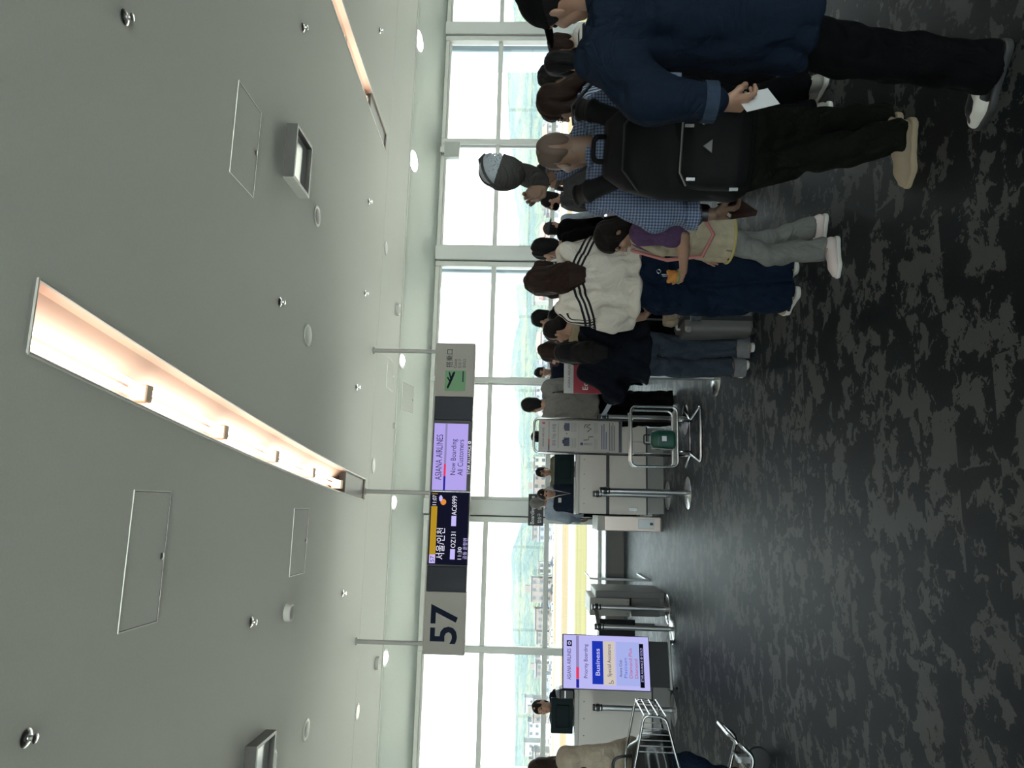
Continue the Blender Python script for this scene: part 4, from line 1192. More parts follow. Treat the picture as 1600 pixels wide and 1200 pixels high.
sgb('pale_field', LIL3, 962, 998, 1064, 1002); sgt('Asiana Club', SGT, 966.5, 970.5, 1052, 1028); sgt('Platinum', SGB, 973.5, 978.5, 1053, 1025); sgt('Diamond Plus', SGR, 981.5, 986.5, 1053, 1011); sgt('Diamond', SGR, 990, 995, 1053, 1026)
sgb('black_bar', SBK, 998, 1004.5, 1066, 1004); sgt('STAR ALLIANCE ✪ GOLD', LIL2, 999.5, 1003, 1058, 1010)
obj('stand_panel', MB().box(-.235, .235, .0, .035, .075, Z0, bev=.004), mat('stand_black', (.013, .013, .014), .5), sg)
obj('base_bar', MB().box(-.26, .26, -.03, -.005, .055, .085, bev=.005), STEEL, sg); obj('base_plate', MB().box(-.25, .25, -.02, .22, .055, .072, bev=.004), mat('stand_grey', (.10, .10, .10), .5), sg)
for x, y in ((-.24, -.01), (.24, -.01), (-.24, .20), (.24, .20)):
    k = obj('caster', MB().lathe([(.026, -.012), (.028, -.006), (.028, .006), (.026, .012)], (x, y, .029), 18, R=Matrix.Rotation(PI / 2, 3, 'Y')), BLACK, sg, smooth='a')
    obj('fork', MB().box(x - .016, x + .016, y - .01, y + .012, .028, .06), BLACK, k)
tag(sg, 'portrait signage screen on casters showing priority boarding text', 'signage screen')

# ================================================================== BAGGAGE SIZE GAUGE
ga = empty('baggage_gauge', (.75, 7.40, 0)); G_ = lambda x: x - .75
r_ = .013
arch = path3([(G_(.572), 0, .05), (G_(.572), 0, 1.615), (G_(.932), 0, 1.615), (G_(.932), 0, .05)], .07, 6)
obj('arch_tube', MB().tube(arch, r_, 10), CHROME, ga, smooth=True)
PANEL = mat('gauge_panel', (.36, .335, .315), .5)
obj('panel', MB().box(G_(.588), G_(.916), -.008, .008, .70, 1.565, bev=.004), PANEL, ga)
obj('panel_foot_strip', MB().box(G_(.590), G_(.914), -.0095, -.007, .705, .735), mat('strip_black', (.015, .015, .03), .4), ga)
def loop(y, x0, x1, z0, z1, r=.055): return [(x, y, z) for x, z in rrect(x0, x1, z0, z1, r, 5)]
for y, d in ((-.40, 0), (-.20, .012)):
    obj('cage_loop', MB().tube(loop(y, G_(.43) + d, G_(1.02) - d, .205 + d, .66 - d), r_, 10, closed=True), CHROME, ga, smooth=True)
for x, z in ((.48, .66), (.97, .66), (.48, .205), (.97, .205)):
    obj('cage_rung', MB().tube([(G_(x), -.40, z), (G_(x), -.20, z)], .008, 8), CHROME, ga, smooth=True)
for x in (.575, .685, .93): obj('cage_bar', MB().tube([(G_(x), -.20, .65), (G_(x), -.20, .215)], .007, 8), STEEL, ga, smooth=True)
obj('link', MB().tube([(G_(.572), 0, .60), (G_(.572), -.20, .60)], .008, 8), CHROME, ga, smooth=True); obj('link', MB().tube([(G_(.932), 0, .60), (G_(.932), -.20, .60)], .008, 8), CHROME, ga, smooth=True)
obj('shelf', MB().box(G_(.45), G_(1.0), -.39, -.205, .212, .218), mat('clear_shelf', (.35, .37, .37), .2), ga)
obj('leg', MB().tube([(G_(.60), -.22, .205), (G_(.60), -.22, .03)], .010, 8), CHROME, ga, smooth=True); obj('leg', MB().tube([(G_(.91), -.22, .205), (G_(.91), -.22, .03)], .010, 8), CHROME, ga, smooth=True)
obj('foot_loop', MB().tube(path3([(G_(.47), .14, .015), (G_(.585), -.10, .015), (G_(.475), -.55, .015), (G_(1.02), -.57, .015), (G_(.925), -.10, .015), (G_(1.05), .14, .015)], .07, 6), .014, 10), CHROME, ga, smooth=True)
obj('cross_foot', MB().tube([(G_(.585), -.10, .018), (G_(.925), -.10, .018)], .009, 8), CHROME, ga, smooth=True)
obj('upright_foot', MB().tube([(G_(.572), 0, .06), (G_(.575), -.06, .018)], r_, 8).tube([(G_(.932), 0, .06), (G_(.93), -.06, .018)], r_, 8), CHROME, ga, smooth=True)
def gt(s, x0, z0, x1, z1, m=GREYINK): text('lettering', s, G_(x0), z0, G_(x1), z1, -.0095, m, ga)
def gb(nm, x0, z0, x1, z1, m=GREYINK): obj(nm, MB().box(G_(x0), G_(x1), -.0098, -.008, z0, z1), m, ga)
BLU = mat('print_blue', (.04, .045, .16), .6); RD = mat('print_red', (.35, .04, .05), .6); LG = mat('print_light_grey', (.22, .21, .21), .6)
gt('ASIANA AIRLINES', .635, 1.508, .835, 1.528); gb('red_mark', .872, 1.500, .892, 1.530, RD); gb('colour_rule', .595, 1.452, .655, 1.466, BLU); gb('colour_rule', .655, 1.452, .715, 1.466, RD); gb('colour_rule', .715, 1.454, .908, 1.464, LG)
gt('휴대 가능 수하물', .645, 1.385, .875, 1.425, BLU); gb('text_line', .625, 1.358, .885, 1.366, LG)
gb('suitcase_icon', .645, 1.245, .735, 1.305, mat('icon_navy', (.05, .055, .10), .6)); gb('suitcase_icon', .672, 1.305, .708, 1.318); gb('icon_stripe', .660, 1.245, .667, 1.305, PANEL); gb('icon_stripe', .713, 1.245, .720, 1.305, PANEL)
gt('+', .765, 1.265, .785, 1.285); gb('bag_icon', .805, 1.245, .885, 1.298, bpy.data.materials['icon_navy']); gb('bag_icon', .825, 1.298, .865, 1.304)
for k in range(4): gb('text_line', .630, 1.225 - k * .016, .730, 1.230 - k * .016, LG); gb('text_line', .795, 1.225 - k * .016, .895, 1.230 - k * .016, LG)
gb('rule', .595, 1.148, .908, 1.151, LG)
obj('icon_head', MB().prism([(G_(.672 + .016 * math.cos(a)), 1.118 + .016 * math.sin(a)) for a in [2 * PI * i / 14 for i in range(14)]], -.0098, -.008), BLU, ga)
gb('icon_torso', .662, 1.050, .682, 1.098, LG); gb('icon_leg', .660, 1.005, .668, 1.05, LG); gb('icon_leg', .676, 1.005, .684, 1.05, LG)
obj('icon_seat', MB().tube([(G_(.71), -.0095, 1.10), (G_(.715), -.0095, 1.05), (G_(.745), -.0095, 1.045), (G_(.748), -.0095, 1.0)], .004, 5), GREYINK, ga)
obj('icon_bag', MB().tube([(G_(.80), -.0095, 1.06), (G_(.83), -.0095, 1.02), (G_(.85), -.0095, 1.07), (G_(.88), -.0095, 1.03)], .005, 5).tube([(G_(.84), -.0095, 1.09), (G_(.87), -.0095, 1.085), (G_(.875), -.0095, 1.06)], .004, 5), GREYINK, ga)
for k in range(3): gb('text_line', .620, .985 - k * .014, .73, .989 - k * .014, LG); gb('text_line', .785, .985 - k * .014, .895, .989 - k * .014, LG)
for k, (a, b) in enumerate(((.62, .87), (.62, .885), (.62, .80))): gb('text_line', a, .905 - k * .022, b, .913 - k * .022, BLU)
for k in range(4): gb('text_line', .605, .828 - k * .018, .9 - .03 * (k % 2), .834 - k * .018, GREYINK)
tag(ga, 'chrome carry-on baggage gauge with a printed panel and wire cage', 'baggage gauge')
GRN = mat('green_plastic', (.008, .070, .048), .35); gn = empty('green_bin', (.705, 7.10, .219))
q = SDF(.02); q.loft([(0, .080, .07, 0, 0), (.02, .094, .075, 0, 0), (.17, .096, .075, 0, 0), (.22, .080, .06, 0, 0), (.24, .05, .04, 0, 0)], pw=3)
obj('shell', vq_mesh('shell', [(*q.mesh(.006), 0)], [GRN]), None, gn); obj('label_sticker', MB().box(-.02, .03, -.0785, -.0765, .09, .135), WHITE, gn)
obj('rim', MB().tube([(-.09 + .0 * a, .075 * math.cos(a), .12 + .10 * math.sin(a)) for a in [2 * PI * i / 22 for i in range(22)]], .006, 6, closed=True), CHROME, gn); obj('handle', MB().tube(path3([(-.045, 0, .235), (-.045, 0, .30), (.045, 0, .30), (.045, 0, .235)], .015), .007, 8), BLACK, gn)
tag(gn, 'small green bin with a white sticker inside the baggage gauge cage', 'bin')

# ================================================================== SUITCASE
su = empty('suitcase', (1.39, 5.20, 0))
SC = mat('grey_suitcase_shell', (.13, .125, .12), .4, .3, noise=.06, nscale=30); SF = mat('suitcase_fitting', (.45, .43, .40), .35, .6)
q = SDF(.015); q.loft([(.045, .105, .17, 0, 0), (.06, .112, .185, 0, 0), (.52, .112, .185, 0, 0), (.538, .10, .17, 0, 0)], pw=6)
obj('shell', vq_mesh('shell', [(*q.mesh(.007), 0)], [SC]), None, su); obj('zip_band', MB().box(-.018, .018, -.190, .190, .05, .542, bev=.004), mat('suitcase_band', (.012, .012, .014), .5), su)
for x in (-.085, .085):
    for y in (-.16, .16):
        k = obj('wheel', MB().lathe([(.024, -.010), (.026, 0), (.024, .010)], (x, y, .026), 14, R=Matrix.Rotation(PI / 2, 3, 'Y')), BLACK, su, smooth='a'); obj('wheel_housing', MB().box(x - .02, x + .02, y - .02, y + .02, .028, .06, bev=.005), BLACK, k)
    obj('corner_cap', MB().box(x - .022, x + .022, -.192, -.165, .49, .535, bev=.01), SF, su)
obj('carry_handle', MB().tube(path3([(-.05, -.02, .535), (-.05, -.02, .565), (.05, -.02, .565), (.05, -.02, .535)], .02), .010, 8), SF, su, smooth=True)
obj('telescopic_handle', MB().tube(path3([(-.07, .14, .53), (-.07, .14, .90), (.07, .14, .90), (.07, .14, .53)], .025), .008, 8), STEEL, su, smooth=True)
obj('lock', MB().box(-.03, .03, -.196, -.188, .42, .50, bev=.003), CHROME, su)
tag(su, 'upright grey hard-shell suitcase with a dark band between the two women in jeans', 'suitcase')
# bag resting on the suitcase
tb = empty('tan_bag', (1.40, 5.08, .585)); q = SDF(.02); q.loft([(0, .05, .06, 0, 0), (.03, .065, .075, 0, 0), (.09, .05, .06, 0, 0)], pw=3); obj('pouch', vq_mesh('pouch', [(*q.mesh(.007, folds(.004, 71)), 0)], [cloth('tan_canvas', (.30, .24, .17))]), None, tb); obj('flap', MB().box(-.045, .045, -.082, -.074, .03, .085, bev=.002), cloth('tan_flap', (.26, .2, .14)), tb)
tag(tb, 'small crumpled tan pouch on top of the grey suitcase', 'bag')

# ================================================================== LUGGAGE CART (left edge)
ct = empty('luggage_cart', (-1.75, 5.12, 0))
K = lambda x, y, z: (x + 1.75, y - 5.12, z)
for y in (4.92, 5.32):
    obj('side_rail', MB().tube(path3([K(-2.42, y, 1.0), K(-2.25, y, 1.0), K(-2.05, y, .30), K(-1.52, y, .16), K(-1.45, y, .26)], .06), .013, 10), CHROME, ct, smooth=True)
    obj('basket_rail', MB().tube(path3([K(-2.22, y, .93), K(-1.66, y, .93), K(-1.30, y, .86), K(-1.31, y, .72), K(-1.75, y, .60), K(-2.13, y, .58)], .04), .009, 8), CHROME, ct, smooth=True)
    obj('upright', MB().tube([K(-2.16, y, .70), K(-1.62, y, .62)], .009, 8), CHROME, ct, smooth=True)
obj('handle_bar', MB().tube([K(-2.42, 4.92, 1.0), K(-2.42, 5.32, 1.0)], .017, 10), BLACK, ct, smooth=True)
for x in (-1.95, -1.78, -1.62): obj('deck_bar', MB().tube([K(x, 4.92, .28 - (x + 2.05) * .2), K(x, 5.32, .28 - (x + 2.05) * .2)], .009, 8), CHROME, ct, smooth=True)
for k in range(7):
    x = -1.31 - k * .035; obj('basket_wire', MB().tube([K(x, 4.92, .87 + k * .006), K(x, 4.92, .72 - k * .008)], .0035, 6), CHROME, ct)
for k in range(6):
    y = 4.92 + k * .08; obj('basket_wire', MB().tube([K(-1.30, y, .86), K(-1.31, y, .72)], .0035, 6), CHROME, ct)
for z in (.72, .77, .82, .86): obj('basket_wire', MB().tube([K(-1.30, 4.92, z), K(-1.30, 5.32, z)], .004, 6), CHROME, ct)
obj('front_bar', MB().tube(path3([K(-1.45, 4.92, .26), K(-1.42, 4.96, .30), K(-1.42, 5.28, .30), K(-1.45, 5.32, .26)], .03), .013, 10), CHROME, ct, smooth=True)
for x, y in ((-1.60, 5.12), (-2.08, 4.94), (-2.08, 5.30)):
    k = obj('wheel', MB().lathe([(.075, -.018), (.08, -.008), (.08, .008), (.075, .018), (.03, .02)], K(x, y, .081), 22, R=Matrix.Rotation(PI / 2, 3, 'X')), BLACK, ct, smooth='a'); obj('fork', MB().box(*[v for v in (x + 1.75 - .02, x + 1.75 + .02, y - 5.12 - .03, y - 5.12 + .03, .12, .22)]), STEEL, k)
tag(ct, 'chrome luggage cart with wire basket at the left edge', 'luggage cart')
lb = empty('black_bag', (-1.66, 5.12, .66)); q = SDF(.04); q.loft([(0, .20, .13, 0, 0), (.06, .22, .15, 0, 0), (.20, .20, .14, -.02, 0), (.27, .13, .09, -.03, 0)], pw=3)
obj('body', vq_mesh('bag', [(*q.mesh(.009, folds(.008, 81, 1.1)), 0)], [mat('black_shiny_leather', (.012, .013, .014), .25)]), None, lb); obj('strap', MB().tube(path3([(-.12, -.02, .25), (-.10, -.02, .38), (.04, -.02, .38), (.06, -.02, .25)], .05), .010, 8), BLACK, lb, smooth=True); obj('red_label', MB().box(-.19, -.13, -.15, -.14, .15, .20), mat('red_tag', (.4, .04, .05), .5), lb)
tag(lb, 'shiny black leather bag lying in the luggage cart basket', 'bag')

flush_texts()
# ================================================================== PEOPLE
NAVY = cloth('navy_denim', (0.0085, 0.0145, 0.028)); BLACKC = cloth('black_cloth', (0.0035, 0.0035, 0.004)); OLIVE = cloth('dark_olive_cloth', (0.008, 0.009, 0.0065))
JEAN = cloth('dark_blue_jeans', (0.0075, 0.014, 0.029)); JEANG = cloth('grey_blue_jeans', (0.038, 0.048, 0.063)); GREYT = cloth('grey_jersey', (0.22, 0.215, 0.20)); PURPLE = cloth('purple_jersey', (0.105, 0.06, 0.13))
BEIGE = cloth('beige_cotton', (0.42, 0.36, 0.26)); GREYP = cloth('grey_trouser', (0.18, 0.18, 0.165)); BEIGEJ = cloth('beige_jacket', (0.36, 0.30, 0.235)); DARKN = cloth('blue_black_knit', (0.005, 0.0065, 0.0105))
CHECK = pattern_cloth('blue_check', 'check', (0.20, 0.24, 0.33), (0.035, 0.05, 0.11)); PIN = pattern_cloth('blue_pinstripe', 'pin', (0.36, 0.40, 0.46), (0.05, 0.075, 0.15)); THREE = pattern_cloth('cream_sweater_stripes', 'three', (0.60, 0.545, 0.48), (0.012, 0.010, 0.014))
OFFW = cloth('off_white_cotton', (0.55, 0.53, 0.5)); PALEB = cloth('pale_blue_cotton', (0.36, 0.42, 0.5)); DGREY = cloth('dark_grey_cloth', (0.05, 0.05, 0.052)); OLIVEJ = cloth('olive_jacket', (0.15, 0.15, 0.10)); TEAL = cloth('dark_navy_uniform', (0.012, 0.018, 0.032)); TANC = cloth('tan_knit', (0.30, 0.24, 0.16))
S_WHITE = mat('white_leather', (0.55, 0.50, 0.45), .5); S_SOLE = mat('pale_rubber', (0.62, 0.60, 0.55), .6); S_TAN = mat('tan_suede', (0.30, 0.23, 0.16), .8); S_BLACK = mat('black_leather', (0.012, 0.012, 0.012), .4); S_PINK = mat('pale_pink_leather', (0.60, 0.49, 0.46), .5); S_GREY = mat('grey_mesh', (0.26, 0.24, 0.21), .7); S_DSOLE = mat('dark_rubber', (0.03, 0.03, 0.03), .6); S_TANSOLE = mat('gum_rubber', (0.38, 0.30, 0.20), .6); S_BROWN = mat('brown_leather', (0.20, 0.12, 0.06), .5)
S_TWO = mat('white_and_black_leather', (.6, .56, .5), .5)
_t, _b = S_TWO.node_tree, S_TWO.node_tree.nodes['Principled BSDF']
_tc = _t.nodes.new('ShaderNodeTexCoord'); _n = _t.nodes.new('ShaderNodeTexNoise'); _n.inputs['Scale'].default_value = 11; _n.inputs['Detail'].default_value = 1
_t.links.new(_tc.outputs['Object'], _n.inputs['Vector']); _t.links.new(mixcol(_t, M_(_t, 'GREATER_THAN', _n.outputs['Fac'], .53), (.6, .56, .5), (.006, .005, .006)), _b.inputs['Base Color'])
WATCH = mat('watch_band', (0.006, 0.006, 0.008), .4); BRACE = mat('pale_bracelet', (0.45, 0.42, 0.36), .5)
REDFR = mat('red_frame', (0.25, 0.03, 0.03), .4)

def cuff(info, sd, frac, r, m, name, w=.012):
    a, el, wr, t = info['J'][sd]; d = wr - el; L = np.linalg.norm(d); d = d / L
    c = el + d * L * frac
    obj(name, MB().tube([c - d * w, c + d * w], r, 16), m, info['e'], smooth='a')

# ---- nearest man on the right: long navy denim jacket, black cap, paper in his hand
pp = (1.80, 2.27); HH = 1.69; hd0 = -14
P1 = person(pp, HH, hd0, 'man in a long navy denim jacket and black cap, nearest on the right', lod=0, skin=SKIN, hair=('short', HBLACK), build=1.16, seed=1, head=(26, 6),
    top=dict(m=NAVY, hem=.69, sleeve=.90, ease=.048, flare=.055, cuff=.062, upper=.098, collar=True, folds=.008, name='jacket'),
    bottom=dict(m=BLACKC, w=(.10, .085, .085)), shoes=(S_TWO, S_DSOLE),
    armL=dict(w=tolocal(pp, hd0, HH, (1.375, 2.235, .985)), hint=(-.9, -.6, -.1), dir=(.10, .35, -1), palm=(.9, .5, 0), curl=.45, thumb=.9),
    armR=dict(w=(.28, .10, .86)), feet={-1: (*tolocal(pp, hd0, HH, (1.56, 2.30, 0))[:2], 62, 0), 1: (.13, -.12, -5, 0)}, hands=(1, 0))
ballcap(P1, BLACKC)
cuff(P1, -1, .93, .034, BRACE, 'bracelet', .008)
cuff(P1, -1, .80, .069, cloth('pale_denim_turn_up', (.030, .045, .072)), 'sleeve_turn_up', .022)
w_ = toworld(P1, P1['J'][-1][2])
paper = tag(obj('boarding_pass', MB().box(-.038, .038, -.0012, .0012, -.075, .075), mat('paper', (.62, .62, .62), .6)), 'white paper boarding pass held by the man in the denim jacket', 'boarding pass')
paper.location = w_ + Vector((.03, .03, -.125)); paper.rotation_euler = (rad(15), rad(-28), rad(10))

# ---- man with the black backpack holding up a cap
pp = (1.555, 2.93); HH = 1.63; hd0 = -24
P2 = person(pp, HH, hd0, 'stocky man in a blue checked shirt with black backpack and cropped hair', lod=0, skin=SKIN2, hair=('buzz', HBUZZ), build=1.10, seed=2, head=(32, 4),
    top=dict(m=CHECK, hem=.86, sleeve=.80, ease=.034, flare=.015, cuff=.064, upper=.078, collar=True, folds=.008),
    bottom=dict(m=OLIVE, w=(.108, .085, .075), folds=.009), shoes=(S_TAN, S_TANSOLE),
    armL=dict(w=tolocal(pp, hd0, HH, (1.262, 2.90, .855)), hint=(-.8, -.7, 0), dir=(.12, .12, -1), palm=(.7, .7, 0), curl=.5, thumb=.8),
    armR=dict(w=tolocal(pp, hd0, HH, (1.50, 3.10, 1.585)), hint=(.9, .5, -1.0), dir=(-.7, .15, .6), palm=(0, -1, .2), curl=.5, thumb=.8),
    feet={-1: (*tolocal(pp, hd0, HH, (1.60, 2.86, 0))[:2], 88, .02), 1: (*tolocal(pp, hd0, HH, (1.77, 3.02, 0))[:2], -4, 0)})
cuff(P2, -1, .84, .033, WATCH, 'watch', .014)
cuff(P2, -1, .62, .071, CHECK, 'sleeve_roll', .026)
# cap held up in his raised hand
hw = toworld(P2, P2['J'][1][2])
capo = empty('mesh_cap')
_y = Vector((-.30, .12, -.95)).normalized(); _z = Vector((-.93, -.22, .27)); _z = (_z - _y * _z.dot(_y)).normalized(); _x = _y.cross(_z)
capo.rotation_euler = Matrix((_x, _y, _z)).transposed().to_euler(); capo.location = (1.545, 3.05, 1.775); capo.scale = (1.08, 1.08, 1.08)
CAPM = cloth('grey_cap_cloth', (0.05, 0.048, 0.047)); CAPMESH = mat('cap_mesh', (0.30, 0.33, 0.36), .8)
q = SDF(.008); q.ell((0, 0, 0), (.088, .105, .105)); q.ell((0, 0, -.004), (.083, .100, .100), k=.002, op='-'); q.plane((0, 0, -.002), (0, -.1, -1)); q.plane((0, -.012, 0), (0, -1, 0))
obj('crown', vq_mesh('crown', [(*q.mesh(.0042), 0)], [CAPM]), None, capo)
q = SDF(.004); q.ell((0, 0, 0), (.0875, .104, .104)); q.ell((0, 0, -.004), (.0845, .101, .101), k=.002, op='-'); q.plane((0, 0, -.002), (0, -.1, -1)); q.plane((0, -.002, 0), (0, 1, 0)); q.cap((0, -.12, .0), (0, -.06, 0), .038, .038, k=.002, op='-')
obj('mesh_back', vq_mesh('mesh_back', [(*q.mesh(.0042), 0)], [CAPMESH]), None, capo)
for a in (-28, 28):
    pts = [(math.sin(rad(a)) * .088 * math.cos(t), -math.cos(rad(a)) * .106 * math.cos(t), .106 * math.sin(t)) for t in [rad(8 + 80 * k / 8) for k in range(9)]]
    obj('seam_tape', MB().tube(pts, .006, 6), CAPM, capo)
obj('strap', MB().tube([(-.05, -.085, .012), (0, -.103, .008), (.05, -.085, .012)], .008, 6), CAPM, capo)
q = SDF(.004); q.ell((0, .118, .0), (.078, .092, .010)); q.ell((0, .0, -.01), (.080, .098, .03), k=.002, op='-')
obj('brim', vq_mesh('brim', [(*q.mesh(.0042), 0)], [CAPM]), None, capo)
tag(capo, 'dark grey mesh-back baseball cap held up in the air', 'cap')
# passport wallet
ww = toworld(P2, P2['J'][-1][2])
wal = empty('passport_wallet', ww + Vector((.035, .03, -.105))); wal.rotation_euler = (rad(10), rad(-30), rad(35))
LEA = mat('dark_red_leather', (0.03, 0.014, 0.012), .5)
obj('cover', MB().box(-.05, .05, -.012, -.008, -.075, .075, bev=.001).box(-.05, .05, .008, .012, -.075, .075, bev=.001).box(-.05, -.046, -.01, .01, -.075, .075), LEA, wal)
obj('pages', MB().box(-.046, .046, -.008, .008, -.071, .071), mat('page_paper', (.45, .42, .36), .7), wal)
tag(wal, 'dark passport wallet in the hanging hand of the backpack man', 'wallet')
# backpack
bk = empty('backpack', toworld(P2, (0, -.215, .80 * P2['s'])), rad(hd0)); bk.scale = (1.22, 1.12, 1.12)
BPK = mat('black_nylon', (0.0035, 0.0035, 0.0040), .7, spec=.18, noise=.3, nscale=120, bump=.2, bscale=500)
q = SDF(.04); q.loft([(.0, .15, .085, 0, -.035), (.06, .168, .105, 0, -.045), (.30, .165, .10, 0, -.035), (.44, .14, .075, 0, -.015), (.52, .09, .05, 0, .0)], pw=3.0)
obj('main_bag', vq_mesh('main_bag', [(*q.mesh(.008, folds(.004, 31, .9)), 0)], [BPK]), None, bk)
q = SDF(.03); q.loft([(.03, .12, .05, 0, -.125), (.08, .135, .06, 0, -.13), (.24, .13, .05, 0, -.115), (.29, .10, .03, 0, -.10)], pw=3.0)
obj('front_pocket', vq_mesh('front_pocket', [(*q.mesh(.008, folds(.003, 32, .9)), 0)], [BPK]), None, bk)
obj('zip', MB().tube([(-.12, -.165, .245), (-.08, -.172, .27), (.08, -.172, .27), (.12, -.165, .245)], .004, 6), STEEL, bk)
obj('zip', MB().tube([(-.14, -.115, .40), (-.07, -.10, .46), (.07, -.10, .46), (.14, -.115, .40)], .004, 6), BLACK, bk)
for x, z in ((-.10, .25), (.06, .265), (-.13, .10), (.11, .12)):
    obj('zip_pull', MB().box(x - .005, x + .005, -.19, -.184, z - .03, z), CHROME, bk)
obj('badge', MB().add([(-.02, -.193, .17), (.02, -.193, .17), (0, -.193, .20), (-.02, -.188, .17), (.02, -.188, .17), (0, -.188, .20)], [(0, 1, 2), (5, 4, 3), (0, 3, 4, 1), (1, 4, 5, 2), (2, 5, 3, 0)]), mat('grey_badge', (.12, .12, .12), .5), bk)
obj('side_ring', MB().tube([(.085 + .02 * math.cos(a), -.185, .20 + .012 * math.sin(a)) for a in [2 * PI * i / 14 for i in range(14)]], .0025, 6, closed=True), CHROME, bk)
obj('handle', MB().tube(path3([(-.04, .0, .51), (-.04, -.01, .56), (.04, -.01, .56), (.04, .0, .51)], .03), .009, 8), BPK, bk, smooth=True)
for sd in (-1, 1):
    q = SDF(.02); 
    q.chain([(sd * .10, .03, .47), (sd * .135, .10, .565), (sd * .150, .22, .60), (sd * .155, .31, .52), (sd * .165, .335, .36), (sd * .19, .28, .22), (sd * .19, .10, .10)], [.032, .036, .036, .036, .034, .028, .016], flat=((sd * .25, .35, .9), 1.9))
    obj('shoulder_strap', vq_mesh('shoulder_strap', [(*q.mesh(.007), 0)], [BPK]), None, bk)
tag(bk, 'bulging black backpack with zips on the back of the man in the checked shirt', 'backpack')

# ---- child in the pinafore
pp = (1.49, 3.72); HH = 1.285; hd0 = 72
def pinafore(I):
    s, e = I['s'], I['e']
    g = SDF(.03 * s); g.loft([(.755 * s, .215 * s, .185 * s, 0, 0), (.90 * s, .205 * s, .170 * s, 0, 0), (1.08 * s, .178 * s, .140 * s, 0, 0), (1.26 * s, .168 * s, .136 * s, 0, 0)], k=.02)
    for sd in (-1, 1):
        g.chain([(sd * .10 * s, .115 * s, 1.25 * s), (sd * .105 * s, .05 * s, 1.455 * s), (sd * .10 * s, -.06 * s, 1.45 * s), (sd * .10 * s, -.125 * s, 1.25 * s)], [.03 * s, .03 * s, .03 * s, .03 * s], k=.02)
        g.cap((sd * .20 * s, 0, 1.30 * s), (sd * .30 * s, 0, 1.22 * s), .075 * s, .085 * s, k=.01, op='-')
    obj('pinafore', vq_mesh('pinafore', [(*g.mesh(.007, folds(.006, 44, .7, (1, 1, .3))), 0)], [BEIGE]), None, e)
    obj('hem_band', MB().tube([(.222 * s * math.cos(a), .192 * s * math.sin(a), .765 * s) for a in [2 * PI * i / 28 for i in range(28)]], .007, 6, closed=True), mat('yellow_stitch', (.45, .36, .12), .8), e)
    obj('bag_strap', MB().tube([(.13 * s, .10 * s, 1.45 * s), (.0, .175 * s, 1.20 * s), (-.17 * s, .15 * s, .98 * s), (-.215 * s, .0, .92 * s), (-.16 * s, -.15 * s, 1.0 * s), (0, -.17 * s, 1.18 * s)], .011, 6), mat('pink_strap', (.50, .20, .19), .6), e)
P13 = person(pp, HH, hd0, 'child in a beige pinafore over a purple shirt, looking down', lod=0, hair=('back', HDARK), seed=3, head=(4, 26), female=True, build=.95,
    top=dict(m=PURPLE, hem=.84, sleeve=.36, ease=.022, upper=.085, collar=True, folds=.005), bottom=dict(m=GREYP, w=(.09, .075, .082), end=.12, folds=.008), shoes=(S_PINK, S_SOLE),
    armL=dict(w=(-.13, .26, 1.10), hint=(-.5, -.6, -.8), dir=(.3, .5, .7), palm=(1, .2, 0), curl=.6), armR=dict(w=(.24, .14, .86)),
    feet={-1: (-.10, .08, 14, 0), 1: (.16, -.10, -6, 0)}, extra=pinafore)
tw = toworld(P13, P13['J'][-1][2])
q = SDF(.012); q.ell((0, 0, 0), (.034, .030, .034)); q.ell((-.026, 0, .028), (.013, .010, .013)); q.ell((.026, 0, .028), (.013, .010, .013)); q.ell((0, -.028, -.006), (.014, .010, .010))
toy = empty('plush_toy', tw + Vector((-.035, -.02, .055))); obj('plush_body', vq_mesh('plush', [(*q.mesh(.0045), 0)], [cloth('orange_plush', (.52, .22, .06))]), None, toy); obj('plush_scarf', MB().tube([(.031 * math.cos(a), .028 * math.sin(a), -.018) for a in [2 * PI * i / 14 for i in range(14)]], .006, 6, closed=True), cloth('green_felt', (.2, .3, .12)), toy)
tag(toy, 'small orange plush toy hugged by the child in the pinafore', 'toy')

# ---- woman in the cream sweater
pp = (1.42, 4.33); HH = 1.69; hd0 = 0
P12 = person(pp, HH, hd0, 'long-haired woman in a cream sweater with three dark stripes and wide jeans', lod=0, hair=('long', HBROWN, .215), seed=4, head=(-6, 8), female=True,
    top=dict(m=THREE, hem=1.00, sleeve=.96, ease=.062, flare=.03, cuff=.072, upper=.098, collar=True, folds=.011, name='sweater'), bottom=dict(m=JEAN, w=(.105, .096, .098), folds=.008), shoes=(S_TAN, S_SOLE),
    armL=dict(w=(-.17, .20, .93), hint=(-1, -.7, .1), dir=(.5, .5, -.5), curl=.6), armR=dict(w=(.20, .22, .98), hint=(1, -.6, 0)),
    feet={-1: (*tolocal(pp, hd0, HH, (1.335, 4.30, 0))[:2], 12, 0), 1: (*tolocal(pp, hd0, HH, (1.51, 4.31, 0))[:2], -4, 0)})
wp = toworld(P12, (-.06, -.03, .90))
tote = empty('charm_keyring', toworld(P12, (0.02, -.165, .87)))
obj('hook', MB().tube([(.012 * math.cos(a), 0, .012 * math.sin(a)) for a in [2 * PI * i / 12 for i in range(12)]], .003, 6, closed=True), CHROME, tote)
obj('bar', MB().tube([(-.02, 0, -.015), (-.02, 0, -.07)], .003, 6).tube([(-.03, 0, -.02), (-.03, 0, -.06)], .003, 6), CHROME, tote)
tag(tote, 'shiny metal keyring hanging on the wide dark jeans', 'keyring')

